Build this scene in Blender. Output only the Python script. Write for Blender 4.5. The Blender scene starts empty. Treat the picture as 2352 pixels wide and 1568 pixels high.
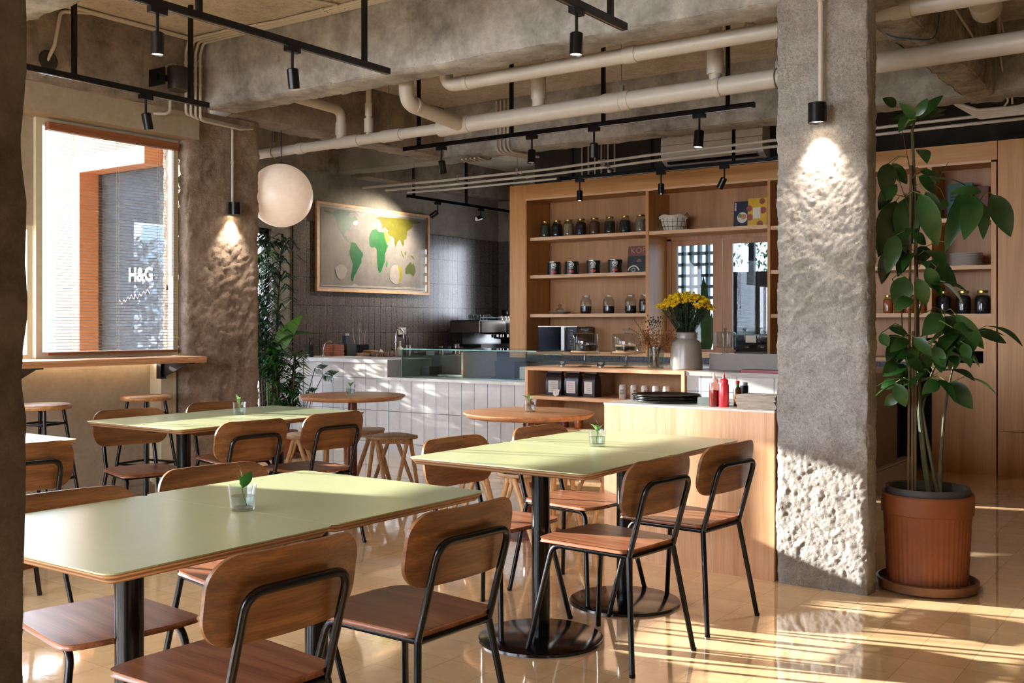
import bpy, bmesh, math, random
from mathutils import Vector, Matrix, noise
R = math.radians
PI = math.pi
SC = bpy.context.scene
COL = SC.collection

def rgb(h, a=1.0):
    h = h.lstrip('#')
    v = [int(h[i:i+2], 16)/255 for i in (0, 2, 4)]
    return tuple((x/12.92 if x <= .04045 else ((x+.055)/1.055)**2.4) for x in v) + (a,)

# ---------------------------------------------------------------- camera
cam_d = bpy.data.cameras.new('camera')
cam = bpy.data.objects.new('camera', cam_d)
COL.objects.link(cam)
cam_d.sensor_width = 36.0
cam_d.lens = 2391.0/2352.0*36.0
cam_d.shift_y = -39.0/2352.0
cam_d.clip_start = .05
cam.location = (0, 0, 1.29)
cam.rotation_euler = (R(90), 0, R(35.284)-R(90))
SC.camera = cam

# ---------------------------------------------------------------- view
SC.view_settings.view_transform = 'Standard'
SC.view_settings.look = 'None'
SC.view_settings.gamma = 1.0
SC.view_settings.use_curve_mapping = False
SC.view_settings.exposure = 1.7
SC.cycles.max_bounces = 10
SC.cycles.diffuse_bounces = 5
SC.cycles.glossy_bounces = 5
SC.cycles.transmission_bounces = 10
SC.cycles.transparent_max_bounces = 24
SC.cycles.sample_clamp_indirect = 6.0
SC.cycles.caustics_reflective = False
SC.cycles.caustics_refractive = False

# ---------------------------------------------------------------- sky
W = bpy.data.worlds.new('sky'); SC.world = W
W.use_nodes = True
_b = W.node_tree.nodes['Background']
_b.inputs[0].default_value = rgb('#e9f1ff')
_b.inputs[1].default_value = 9.5

# ---------------------------------------------------------------- sun
SUN_DIR = Vector((.252, -.935, -.246)).normalized()
_l = bpy.data.lights.new('sun', 'SUN'); _l.energy = 13.0; _l.angle = R(.6); _l.color = (1, .96, .90)
_o = bpy.data.objects.new('sun', _l); COL.objects.link(_o)
_o.rotation_euler = SUN_DIR.to_track_quat('-Z', 'Y').to_euler()
_o.location = (1, 12, 6)

def portal(loc, direction, w, h):
    l = bpy.data.lights.new('window_portal', 'AREA'); l.shape = 'RECTANGLE'; l.size = w; l.size_y = h
    l.cycles.is_portal = True
    o = bpy.data.objects.new('window_portal', l); COL.objects.link(o)
    o.location = loc
    o.rotation_euler = Vector(direction).to_track_quat('-Z', 'Y').to_euler()
portal((2.5, 6.80, 1.49), (0, -1, 0), 2.6, .85)
portal((4.4, 6.80, 1.87), (0, -1, 0), 1.1, 1.6)
portal((6.76, 8.75, 1.16), (0, -1, 0), 1.72, 2.32)
portal((-3.2, 3.6, 1.6), (1, 0, 0), 4.6, 2.5)
portal((-1.2, 6.80, 1.6), (0, -1, 0), 2.6, 2.5)
portal((12.0, 7.42, 1.6), (-1, 0, 0), 1.0, 1.7)

# ================================================================ materials
MATS = {}
def nt(name):
    m = bpy.data.materials.new(name); m.use_nodes = True
    t = m.node_tree
    return m, t, t.nodes['Principled BSDF']
def N(t, kind, **kw):
    n = t.nodes.new(kind)
    for k, v in kw.items():
        if k in n.inputs: n.inputs[k].default_value = v
        else: setattr(n, k, v)
    return n
def LK(t, a, b): t.links.new(a, b)
def coords(t, scale=(1, 1, 1), rnd=True, space='Object', rot=(0, 0, 0)):
    tc = N(t, 'ShaderNodeTexCoord'); mp = N(t, 'ShaderNodeMapping')
    mp.inputs['Scale'].default_value = scale; mp.inputs['Rotation'].default_value = rot
    LK(t, tc.outputs[space], mp.inputs['Vector'])
    if rnd:
        oi = N(t, 'ShaderNodeObjectInfo'); mu = N(t, 'ShaderNodeVectorMath', operation='SCALE')
        cm = N(t, 'ShaderNodeCombineXYZ')
        for i in range(3): LK(t, oi.outputs['Random'], cm.inputs[i])
        LK(t, cm.outputs[0], mu.inputs[0]); mu.inputs['Scale'].default_value = 17.0
        LK(t, mu.outputs[0], mp.inputs['Location'])
    return mp.outputs[0]
def ramp(t, src, stops, interp='LINEAR'):
    r = N(t, 'ShaderNodeValToRGB'); r.color_ramp.interpolation = interp
    e = r.color_ramp.elements
    while len(e) < len(stops): e.new(.5)
    for i, (p, c) in enumerate(stops):
        e[i].position = p
        e[i].color = rgb(c) if isinstance(c, str) else ((c, c, c, 1) if isinstance(c, (int, float)) else c)
    LK(t, src, r.inputs[0]); return r.outputs[0]
def mix(t, fac, a, b, blend='MIX'):
    m = N(t, 'ShaderNodeMix', data_type='RGBA', blend_type=blend)
    for i, v in ((0, fac), (6, a), (7, b)):
        if isinstance(v, bpy.types.NodeSocket): LK(t, v, m.inputs[i])
        elif isinstance(v, str): m.inputs[i].default_value = rgb(v)
        elif isinstance(v, (int, float)): m.inputs[i].default_value = v if i == 0 else (v, v, v, 1)
        else: m.inputs[i].default_value = v
    return m.outputs[2]
def bump(t, bs, h, strength=.3, dist=.01, prev=None):
    b = N(t, 'ShaderNodeBump'); b.inputs['Strength'].default_value = strength; b.inputs['Distance'].default_value = dist
    LK(t, h, b.inputs['Height'])
    if prev is not None: LK(t, prev, b.inputs['Normal'])
    LK(t, b.outputs[0], bs.inputs['Normal']); return b.outputs[0]
def noisen(t, v, scale, detail=6, rough=.6, dist=0.0):
    n = N(t, 'ShaderNodeTexNoise'); n.inputs['Scale'].default_value = scale
    n.inputs['Detail'].default_value = detail; n.inputs['Roughness'].default_value = rough
    n.inputs['Distortion'].default_value = dist
    LK(t, v, n.inputs['Vector']); return n.outputs['Fac']
def plain(name, col, rough=.5, metal=0.0, spec=.5, emit=None, es=0.0, bumpy=0.0, bscale=60, vary=0.06):
    if name in MATS: return MATS[name]
    m, t, b = nt(name)
    v = coords(t)
    n = noisen(t, v, 14, 3)
    c = rgb(col)
    lo = tuple(x*(1-vary) for x in c[:3])+(1,); hi = tuple(min(1, x*(1+vary)) for x in c[:3])+(1,)
    LK(t, ramp(t, n, [(.3, lo), (.7, hi)]), b.inputs['Base Color'])
    b.inputs['Roughness'].default_value = rough; b.inputs['Metallic'].default_value = metal
    b.inputs['Specular IOR Level'].default_value = spec
    if emit: b.inputs['Emission Color'].default_value = rgb(emit); b.inputs['Emission Strength'].default_value = es
    if bumpy: bump(t, b, noisen(t, v, bscale, 4), bumpy, .004)
    MATS[name] = m; return m
def glass(name='clear_glass', col='#ffffff', rough=0.0, tint=.9):
    """thin clear glass: see-through with fresnel reflection, cheap and noise free"""
    if name in MATS: return MATS[name]
    m = bpy.data.materials.new(name); m.use_nodes = True; t = m.node_tree; t.nodes.clear()
    out = N(t, 'ShaderNodeOutputMaterial'); tr = N(t, 'ShaderNodeBsdfTransparent'); gl = N(t, 'ShaderNodeBsdfGlossy')
    c = rgb(col); tr.inputs[0].default_value = tuple(x*tint for x in c[:3])+(1,)
    gl.inputs['Roughness'].default_value = rough
    fr = N(t, 'ShaderNodeLayerWeight'); fr.inputs['Blend'].default_value = .5
    pw = N(t, 'ShaderNodeMath', operation='POWER'); LK(t, fr.outputs['Facing'], pw.inputs[0]); pw.inputs[1].default_value = 4.0
    mp = N(t, 'ShaderNodeMath', operation='MULTIPLY_ADD'); LK(t, pw.outputs[0], mp.inputs[0]); mp.inputs[1].default_value = .75; mp.inputs[2].default_value = .045
    mx = N(t, 'ShaderNodeMixShader'); LK(t, mp.outputs[0], mx.inputs[0]); LK(t, tr.outputs[0], mx.inputs[1]); LK(t, gl.outputs[0], mx.inputs[2])
    LK(t, mx.outputs[0], out.inputs[0]); MATS[name] = m; return m
def film_glass(name, col, amount):
    if name in MATS: return MATS[name]
    m = bpy.data.materials.new(name); m.use_nodes = True; t = m.node_tree; t.nodes.clear()
    out = N(t, 'ShaderNodeOutputMaterial'); tr = N(t, 'ShaderNodeBsdfTransparent'); df = N(t, 'ShaderNodeBsdfDiffuse'); tl = N(t, 'ShaderNodeBsdfTranslucent')
    for n in (df, tl): n.inputs[0].default_value = rgb(col)
    a = N(t, 'ShaderNodeMixShader'); a.inputs[0].default_value = .3; LK(t, df.outputs[0], a.inputs[1]); LK(t, tl.outputs[0], a.inputs[2])
    b = N(t, 'ShaderNodeMixShader'); b.inputs[0].default_value = amount; LK(t, tr.outputs[0], b.inputs[1]); LK(t, a.outputs[0], b.inputs[2])
    LK(t, b.outputs[0], out.inputs[0]); MATS[name] = m; return m
def wood(name, dark, mid, light, axis=0, scale=1.0, rough=.38, bands=8.0, spec=.5, space='Object', contrast=1.0):
    """veneer with the grain running along the given object axis"""
    if name in MATS: return MATS[name]
    m, t, b = nt(name)
    s = [14.0*scale]*3; s[axis] = 1.1*scale
    v = coords(t, tuple(s), space=space)
    n1 = noisen(t, v, 1.0, 5, .62, .6)
    s2 = [190.0*scale**.5]*3; s2[axis] = 4.5*scale
    v2 = coords(t, tuple(s2), space=space)
    n2 = noisen(t, v2, 1.0, 3, .6)
    s3 = [3.2*scale]*3; s3[axis] = .6*scale
    v3 = coords(t, tuple(s3), space=space)
    wv = N(t, 'ShaderNodeTexWave', wave_type='RINGS', rings_direction='XYZ'[axis])
    wv.inputs['Scale'].default_value = bands*.35; wv.inputs['Distortion'].default_value = 5.5; wv.inputs['Detail'].default_value = 3
    wv.inputs['Detail Scale'].default_value = 1.4
    LK(t, v3, wv.inputs['Vector'])
    c1 = ramp(t, n1, [(.30, dark), (.52, mid), (.72, light)])
    c2 = ramp(t, wv.outputs['Fac'], [(.0, dark), (.45, mid), (1, light)])
    c = mix(t, .32*contrast, c1, c2)
    f = ramp(t, n2, [(.36, .62), (.60, 1.12)])
    c = mix(t, .72*contrast, c, f, 'MULTIPLY')
    LK(t, c, b.inputs['Base Color'])
    b.inputs['Roughness'].default_value = rough; b.inputs['Specular IOR Level'].default_value = spec
    bump(t, b, n2, .06, .002)
    MATS[name] = m; return m
def ply_edge(name, a='#d9b48c', b_='#8a6242', scale=280, up=2):
    if name in MATS: return MATS[name]
    m, t, b = nt(name)
    tc = N(t, 'ShaderNodeTexCoord'); sx = N(t, 'ShaderNodeSeparateXYZ'); LK(t, tc.outputs['Object'], sx.inputs[0])
    mm = N(t, 'ShaderNodeMath', operation='MULTIPLY'); LK(t, sx.outputs[up], mm.inputs[0]); mm.inputs[1].default_value = scale
    sn = N(t, 'ShaderNodeMath', operation='SINE'); LK(t, mm.outputs[0], sn.inputs[0])
    c = ramp(t, sn.outputs[0], [(.0, b_), (.35, a), (1, a)])
    v = coords(t, (3, 3, 60)); n = noisen(t, v, 1, 3)
    c = mix(t, .3, c, ramp(t, n, [(.3, .7), (.7, 1.1)]), 'MULTIPLY')
    LK(t, c, b.inputs['Base Color']); b.inputs['Roughness'].default_value = .55
    MATS[name] = m; return m
def concrete(name, base='#8f8678', dark='#5b5246', light='#b9b0a2', sc=1.0, pit=.5, bst=.5, rough=.85, coarse=.0, boards=None):
    if name in MATS: return MATS[name]
    m, t, b = nt(name)
    v = coords(t, (sc, sc, sc), rnd=False, space='Object')
    n1 = noisen(t, v, 1.4, 8, .62, .3); n2 = noisen(t, v, 6, 8, .7); n3 = noisen(t, v, 38, 5, .65)
    c = ramp(t, n1, [(.36, dark), (.48, base), (.62, light)])
    c = mix(t, .5, c, ramp(t, n2, [(.36, dark), (.5, base), (.64, light)]))
    c = mix(t, .35, c, ramp(t, n3, [(.3, .72), (.65, 1.1)]), 'MULTIPLY')
    # dark streaky stains
    v2 = coords(t, (2.2*sc, 2.2*sc, .7*sc), rnd=False); st = noisen(t, v2, 1.6, 6, .6, .8)
    c = mix(t, ramp(t, st, [(.56, 0.0), (.70, .55)]), c, dark)
    # air-hole pits
    vo = N(t, 'ShaderNodeTexVoronoi'); vo.inputs['Scale'].default_value = 26*sc; vo.inputs['Randomness'].default_value = 1.0; LK(t, v, vo.inputs['Vector'])
    pm = ramp(t, vo.outputs['Distance'], [(.05, 1.0), (.10, 0.0)])
    gate = ramp(t, n2, [(.50, 0.0), (.60, 1.0)])
    pits = mix(t, 1.0, pm, gate, 'MULTIPLY')
    pf = mix(t, pit, (0, 0, 0, 1), pits)
    c = mix(t, pf, c, '#3a332b')
    LK(t, c, b.inputs['Base Color']); b.inputs['Roughness'].default_value = rough; b.inputs['Specular IOR Level'].default_value = .25
    p = bump(t, b, n3, bst*.5, .006)
    p = bump(t, b, n2, bst, .02, p)
    if coarse:
        n4 = noisen(t, v, 85, 4, .7); p = bump(t, b, n4, coarse, .008, p)
        n5 = noisen(t, v, 24*sc, 7, .72, .5); hole = ramp(t, n5, [(.36, 0.0), (.47, .75), (.60, 1.0)])
        p = bump(t, b, hole, min(1, coarse*.55), .016, p)
        c = mix(t, .5, c, ramp(t, n5, [(.34, .45), (.46, 1.0)]), 'MULTIPLY'); LK(t, c, b.inputs['Base Color'])  # recess shade put into the colour, darker in the hollows
    inv = N(t, 'ShaderNodeMath', operation='MULTIPLY'); LK(t, pf, inv.inputs[0]); inv.inputs[1].default_value = -1
    bump(t, b, inv.outputs[0], .5, .006, p)
    MATS[name] = m; return m

# ================================================================ geometry
class MB:
    """collects shapes for one mesh"""
    def __init__(s): s.v = []; s.f = []; s.m = []
    def add(s, vs, fs, mi=0):
        o = len(s.v); s.v += [tuple(x) for x in vs]; s.f += [tuple(i+o for i in f) for f in fs]; s.m += [mi]*len(fs); return s
    def box(s, x0, x1, y0, y1, z0, z1, mi=0):
        if x0 > x1: x0, x1 = x1, x0
        if y0 > y1: y0, y1 = y1, y0
        if z0 > z1: z0, z1 = z1, z0
        vs = [(x, y, z) for z in (z0, z1) for y in (y0, y1) for x in (x0, x1)]
        return s.add(vs, [(0, 2, 3, 1), (4, 5, 7, 6), (0, 1, 5, 4), (2, 6, 7, 3), (0, 4, 6, 2), (1, 3, 7, 5)], mi)
    def obox(s, c, size, mat, mi=0):
        h = [x/2 for x in size]; c = Vector(c)
        vs = [c + mat @ Vector((sx*h[0], sy*h[1], sz*h[2])) for sz in (-1, 1) for sy in (-1, 1) for sx in (-1, 1)]
        return s.add(vs, [(0, 2, 3, 1), (4, 5, 7, 6), (0, 1, 5, 4), (2, 6, 7, 3), (0, 4, 6, 2), (1, 3, 7, 5)], mi)
    def beam(s, p0, p1, w, h, up=(0, 0, 1), mi=0):
        p0 = Vector(p0); p1 = Vector(p1); d = (p1-p0).normalized(); u = Vector(up)
        if abs(d.dot(u)) > .98: u = Vector((1, 0, 0))
        a = d.cross(u).normalized(); b = a.cross(d)
        m = Matrix((d, a, b)).transposed()
        return s.obox((p0+p1)/2, ((p1-p0).length, w, h), m, mi)
    def cyl(s, p0, p1, r0, r1=None, seg=16, cap=True, mi=0):
        r1 = r0 if r1 is None else r1
        return s.tube([p0, p1], [r0, r1], seg, cap, mi)
    def tube(s, path, r, seg=10, cap=True, mi=0):
        P = [Vector(p) for p in path]; n = len(P)
        rs = r if isinstance(r, (list, tuple)) else [r]*n
        T = []
        for i in range(n):
            a = P[max(i-1, 0)]; b = P[min(i+1, n-1)]
            d0 = (P[i]-a).normalized() if i else None; d1 = (b-P[i]).normalized() if i < n-1 else None
            T.append((d0 if d1 is None else d1 if d0 is None else (d0+d1)).normalized())
        u = Vector((0, 0, 1)) if abs(T[0].z) < .9 else Vector((1, 0, 0))
        u = (u - T[0]*u.dot(T[0])).normalized()
        vs = []
        for i in range(n):
            if i:
                u = (u - T[i]*u.dot(T[i]))
                u = u.normalized() if u.length > 1e-6 else T[i].orthogonal().normalized()
            w = T[i].cross(u)
            for k in range(seg):
                a = 2*PI*k/seg; vs.append(P[i] + (u*math.cos(a)+w*math.sin(a))*rs[i])
        fs = [(i*seg+k, i*seg+(k+1) % seg, (i+1)*seg+(k+1) % seg, (i+1)*seg+k) for i in range(n-1) for k in range(seg)]
        if cap: fs += [tuple(range(seg-1, -1, -1)), tuple((n-1)*seg+k for k in range(seg))]
        return s.add(vs, fs, mi)
    def lathe(s, prof, c=(0, 0, 0), seg=32, mi=0, close=False, rot=None):
        """prof: list of (r, z)"""
        vs = []; idx = []
        c = Vector(c)
        for r, z in prof:
            if r < 1e-6: idx.append([len(vs)]*seg); p = Vector((0, 0, z)); vs.append((rot @ p if rot else p)+c)
            else:
                idx.append([len(vs)+k for k in range(seg)])
                for k in range(seg):
                    p = Vector((r*math.cos(2*PI*k/seg), r*math.sin(2*PI*k/seg), z)); vs.append((rot @ p if rot else p)+c)
        fs = []
        for i in range(len(prof)-1):
            A, B = idx[i], idx[i+1]
            for k in range(seg):
                q = [A[k], A[(k+1) % seg], B[(k+1) % seg], B[k]]
                q2 = []
                for x in q:
                    if x not in q2: q2.append(x)
                if len(q2) > 2: fs.append(tuple(q2))
        return s.add(vs, fs, mi)
    def prism(s, out, z0, z1, bev=0.0, mi=0, inset_bottom=0.0, fn=None):
        """extrude a closed xy outline (ccw), optional small edge bevel"""
        n = len(out); cx = sum(p[0] for p in out)/n; cy = sum(p[1] for p in out)/n
        def ring(z, ins):
            r = []
            for i in range(n):
                a = Vector(out[i-1]+(0,)) ; b = Vector(out[i]+(0,)); c = Vector(out[(i+1) % n]+(0,))
                e1 = (b-a).normalized(); e2 = (c-b).normalized(); t_ = (e1+e2).normalized()
                nrm = Vector((t_.y, -t_.x, 0)); r.append((b.x-nrm.x*ins, b.y-nrm.y*ins, z))
            return r
        if bev: lv = [(z0, bev+inset_bottom), (z0+bev, inset_bottom), (z1-bev, 0), (z1-bev*.3, bev*.3), (z1, bev)]
        else: lv = [(z0, inset_bottom), (z1, 0)]
        vs = []
        for z, i in lv: vs += ring(z, i)
        if fn: vs = [fn(*p) for p in vs]
        fs = [tuple(range(n-1, -1, -1)), tuple((len(lv)-1)*n+k for k in range(n))]
        for j in range(len(lv)-1):
            fs += [(j*n+k, j*n+(k+1) % n, (j+1)*n+(k+1) % n, (j+1)*n+k) for k in range(n)]
        return s.add(vs, fs, mi)
    def extr(s, poly, vec, mi=0):
        """extrude any planar polygon (list of 3d points) along vec"""
        n = len(poly); v = Vector(vec)
        vs = [Vector(p) for p in poly] + [Vector(p)+v for p in poly]
        fs = [tuple(range(n-1, -1, -1)), tuple(range(n, 2*n))] + [(k, (k+1) % n, n+(k+1) % n, n+k) for k in range(n)]
        return s.add(vs, fs, mi)
    def leaf(s, base, tip, width, up=(0, 0, 1), bend=.15, n=6, fold=.15, mi=0, shape=.42, thick=0.0):
        base = Vector(base); tip = Vector(tip); d = tip-base; L = d.length; d.normalize()
        u = Vector(up); a = d.cross(u)
        a = a.normalized() if a.length > 1e-4 else d.orthogonal().normalized()
        w = a.cross(d).normalized()
        vs = []; fs = []
        for i in range(n+1):
            q = i/n; wd = width*.5*(math.sin(PI*min(1, q**(shape*1.6+.1)))**.8 if 0 < q < 1 else .04)
            mid = base + d*L*q + w*(math.sin(PI*q)*bend*L)
            vs += [mid - a*wd + w*fold*wd, mid, mid + a*wd + w*fold*wd]
        for i in range(n):
            o = i*3; fs += [(o, o+1, o+4, o+3), (o+1, o+2, o+5, o+4)]
        return s.add(vs, fs, mi)
def fillet(pts, r, n=5):
    """round the inner corners of a polyline"""
    P = [Vector(p) for p in pts]; out = [P[0]]
    for i in range(1, len(P)-1):
        a = (P[i-1]-P[i]); b = (P[i+1]-P[i]); la, lb = a.length, b.length
        a.normalize(); b.normalize(); ang = a.angle(b)
        rr = r if not isinstance(r, (list, tuple)) else r[i-1]
        d = min(rr/max(math.tan(ang/2), 1e-3), la*.48, lb*.48)
        p0 = P[i]+a*d; p1 = P[i]+b*d
        for k in range(n+1):
            q = k/n; out.append(p0*(1-q)**2 + P[i]*2*q*(1-q) + p1*q*q)
    out.append(P[-1]); return out
def rrect(x0, x1, y0, y1, r, n=6):
    o = []
    for cx, cy, a in ((x1-r, y0+r, -90), (x1-r, y1-r, 0), (x0+r, y1-r, 90), (x0+r, y0+r, 180)):
        for k in range(n+1):
            t = R(a+90*k/n); o.append((cx+r*math.cos(t), cy+r*math.sin(t)))
    return o

def link(name, mb, mat, parent=None, smooth=40, loc=None, label=None, kind=None, recenter=False):
    me = bpy.data.meshes.new(name)
    me.from_pydata(mb.v, [], mb.f)
    mats = mat if isinstance(mat, (list, tuple)) else [mat]
    for m in mats: me.materials.append(m)
    if len(mats) > 1: me.polygons.foreach_set('material_index', mb.m)
    bm = bmesh.new(); bm.from_mesh(me); bmesh.ops.recalc_face_normals(bm, faces=bm.faces); bm.to_mesh(me); bm.free()
    if smooth:
        me.shade_smooth(); me.set_sharp_from_angle(angle=R(smooth))
    me.update()
    o = bpy.data.objects.new(name, me); COL.objects.link(o)
    if parent: o.parent = parent
    if loc: o.location = loc
    if label: o['label'] = label
    if kind: o['kind'] = kind
    return o
part = link
def tag(o, label, cat=None, group=None, kind=None):
    o['label'] = label
    if cat: o['category'] = cat
    if group: o['group'] = group
    if kind: o['kind'] = kind
    return o
def thing(name, label, cat, loc=(0, 0, 0), rz=0.0, group=None):
    o = bpy.data.objects.new(name, None); COL.objects.link(o); o.empty_display_size = .1
    o.location = loc; o.rotation_euler = (0, 0, rz)
    return tag(o, label, cat, group)
def single(name, mb, mat, label, cat, loc=None, rz=0.0, group=None, smooth=40):
    o = link(name, mb, mat, smooth=smooth, loc=loc); o.rotation_euler = (0, 0, rz); return tag(o, label, cat, group)
def struct(name, mb, mat, label=None, smooth=0):
    o = link(name, mb, mat, smooth=smooth, kind='structure')
    if label: o['label'] = label
    return o
def dup(root, loc, rz=None, label=None, group=None, parent=None):
    r = root.copy(); COL.objects.link(r)
    if parent: r.parent = parent
    else: r.location = loc
    if rz is not None: r.rotation_euler = (0, 0, rz)
    if label: r['label'] = label
    if group: r['group'] = group
    for ch in root.children: dup(ch, None, parent=r)
    return r
# ================================================================ setting
def tile_mat(name, ca, cb, grout, w, h, ax, off, mortar=.0025, rough=.3, spec=.5, stag=0.0, bst=.25, vary=None, rnd_rough=0.0):
    if name in MATS: return MATS[name]
    m, t, b = nt(name)
    tc = N(t, 'ShaderNodeTexCoord'); sx = N(t, 'ShaderNodeSeparateXYZ'); LK(t, tc.outputs['Object'], sx.inputs[0])
    cm = N(t, 'ShaderNodeCombineXYZ')
    for i in (0, 1):
        s_ = N(t, 'ShaderNodeMath', operation='SUBTRACT'); LK(t, sx.outputs[ax[i]], s_.inputs[0]); s_.inputs[1].default_value = off[i]-40*(w if i == 0 else h); LK(t, s_.outputs[0], cm.inputs[i])
    br = N(t, 'ShaderNodeTexBrick'); br.offset = stag; br.squash = 1.0
    LK(t, cm.outputs[0], br.inputs['Vector'])
    for k, v in (('Scale', 1.0), ('Mortar Size', mortar), ('Mortar Smooth', .2), ('Brick Width', w), ('Row Height', h), ('Bias', 0.0)): br.inputs[k].default_value = v
    br.inputs['Color1'].default_value = rgb(ca); br.inputs['Color2'].default_value = rgb(cb); br.inputs['Mortar'].default_value = rgb(grout)
    v = tc.outputs['Object']
    n = noisen(t, v, 7, 6, .65, .4); n2 = noisen(t, v, 60, 4, .6)
    c = mix(t, .5, br.outputs['Color'], ramp(t, n, [(.3, .78), (.7, 1.12)]), 'MULTIPLY')
    c = mix(t, .25, c, ramp(t, n2, [(.3, .8), (.7, 1.1)]), 'MULTIPLY')
    LK(t, c, b.inputs['Base Color'])
    rr = ramp(t, n2, [(.3, rough*.7), (.7, min(1, rough*1.5))])
    if rnd_rough: rr = ramp(t, n, [(.3, rough*.6), (.75, min(1, rough+rnd_rough))])
    LK(t, rr, b.inputs['Roughness']); b.inputs['Specular IOR Level'].default_value = spec
    inv = N(t, 'ShaderNodeMath', operation='MULTIPLY'); LK(t, br.outputs['Fac'], inv.inputs[0]); inv.inputs[1].default_value = -1
    p = bump(t, b, inv.outputs[0], bst, .003)
    bump(t, b, n, .04, .01, p)
    MATS[name] = m; return m

M_FLOOR = tile_mat('yellow_floor_tile', '#e3c296', '#d9b687', '#a48a66', .205, .205, (0, 1), (.06, 1.278-.205*3), .0011, .06, .7, 0.0, .06, rnd_rough=.05)
_fb = M_FLOOR.node_tree.nodes['Principled BSDF']; _fb.inputs['Coat Weight'].default_value = .55; _fb.inputs['Coat Roughness'].default_value = .03
M_STUCCO = concrete('ceiling_stucco', '#c9bfb0', '#b6ab9a', '#d6cdbf', 1.0, 0.0, .25, .95, coarse=.9)
M_BEAM = concrete('beam_concrete', '#96948f', '#696662', '#b9b7b3', 1.0, .95, .45, .85)
M_BEAM2 = concrete('beam_concrete_brown', '#85796b', '#5a4f43', '#a09486', 1.1, .8, .5, .88)
M_SOFFIT = concrete('rough_soffit', '#a59c8c', '#6e6557', '#c8c0b3', 2.2, .2, 1.0, .95, coarse=.6)
M_PIL = concrete('hacked_concrete', '#d1cac2', '#aaa299', '#e4dfd8', 1.6, .35, .9, .92, coarse=1.6)
M_PILL = concrete('hacked_concrete_brown', '#a08b78', '#7c6856', '#bba896', 1.5, .5, .8, .92, coarse=.8)
M_NEAR = concrete('smooth_concrete_shaded', '#4e473f', '#332d27', '#5e564d', 2.2, .2, .35, .9)  # shade of the unlit face put into this darkened base colour
M_PLASTER = concrete('beige_plaster', '#a0937f', '#948772', '#a89b86', .8, 0.0, .08, .8)
M_GREYWALL = concrete('grey_cement_wall', '#8a857c', '#716b61', '#9a958b', .7, .1, .15, .8)
M_DARKWALL = concrete('charcoal_painted_wall', '#3a3836', '#2c2a29', '#464341', 1.2, .2, .4, .9)
M_BARTILE = tile_mat('white_bar_tile', '#bdbcbc', '#b0aeab', '#5f6470', .153, .312, (1, 2), (6.965, .120), .0035, .45, .4, bst=.4)
M_BARTILE2 = tile_mat('white_bar_tile_wide', '#bdbab4', '#aeaaa2', '#5f6470', .306, .40, (1, 2), (6.965, .752-.40*2), .0035, .45, .4, bst=.4)
M_DARKTILE = tile_mat('dark_wall_tile', '#5d544e', '#544c47', '#211d1c', .100, .312, (0, 2), (7.915, 2.44-.312*8), .0045, .24, .5, bst=.3)
M_DARKTILE_B = tile_mat('dark_wall_tile_end', '#5a5552', '#524d4a', '#2b2726', .100, .312, (1, 2), (8.55, 2.44-.312*8), .002, .28, .5, bst=.3)
M_WHITEP = plain('white_paint', '#d8d2c6', .5)
M_FRAME = plain('cream_frame_paint', '#c4bb9f', .5)
M_BLACK = plain('black_metal', '#080707', .26, spec=.35)
M_BLACKG = plain('black_gloss_metal', '#0a0909', .16, spec=.6)
M_PVC = plain('grey_white_pvc', '#b9b1a4', .38, vary=.05)
M_CHROME = plain('chrome', '#d0d0d2', .12, metal=1.0)
M_STEEL = plain('brushed_steel', '#a8a29b', .28, metal=1.0)
M_GLASS = glass()

def rough_bar(axis, a0, a1, u0, u1, v0, v1, res, fn, rc=.012):
    """bar along axis (0,1,2) with a u-v cross section, every surface point pushed by fn(p, normal, edge)"""
    ring = rrect(u0, u1, v0, v1, rc, 3)
    pts = []
    for i in range(len(ring)):
        p = Vector(ring[i]); q = Vector(ring[(i+1) % len(ring)]); k = max(1, int((q-p).length/res))
        for j in range(k): pts.append(p.lerp(q, j/k))
    cu, cv = (u0+u1)/2, (v0+v1)/2; n = len(pts); nrm = []
    for i in range(n):
        t = pts[(i+1) % n]-pts[i-1]; nrm.append(Vector((t.y, -t.x)).normalized())
    m = max(1, int((a1-a0)/res)); vs = []
    for j in range(m+1):
        a = a0+(a1-a0)*j/m
        for i in range(n):
            p = pts[i]; nn = nrm[i]
            e = min(min(abs(p.x-u0), abs(p.x-u1)), 1) + min(min(abs(p.y-v0), abs(p.y-v1)), 1)
            if axis == 0: P = Vector((a, p.x, p.y)); NN = Vector((0, nn.x, nn.y))
            elif axis == 1: P = Vector((p.x, a, p.y)); NN = Vector((nn.x, 0, nn.y))
            else: P = Vector((p.x, p.y, a)); NN = Vector((nn.x, nn.y, 0))
            vs.append(P+NN*fn(P, NN, e))
    fs = [(j*n+i, j*n+(i+1) % n, (j+1)*n+(i+1) % n, (j+1)*n+i) for j in range(m) for i in range(n)]
    fs += [tuple(range(n-1, -1, -1)), tuple(m*n+i for i in range(n))]
    mb = MB(); mb.add(vs, fs); return mb
def hack(amp, corner=.03, seed=0.0, fine=1.0):
    o = Vector((seed, seed*1.7, seed*.3))
    def f(p, n, e):
        q = p+o
        h = noise.noise(q*4)*.35 + noise.noise(q*11)*.35 + noise.noise(q*27)*.48*fine + noise.noise(q*58)*.42*fine + noise.noise(q*95)*.25*fine
        g = noise.noise(q*7+Vector((9, 2, 5)))
        if g > .28: h -= (g-.28)*1.9
        r = h*amp
        if e < corner: r -= (1-e/corner)*corner*.35*(1+1.4*noise.noise(q*9))
        return r
    return f
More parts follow.
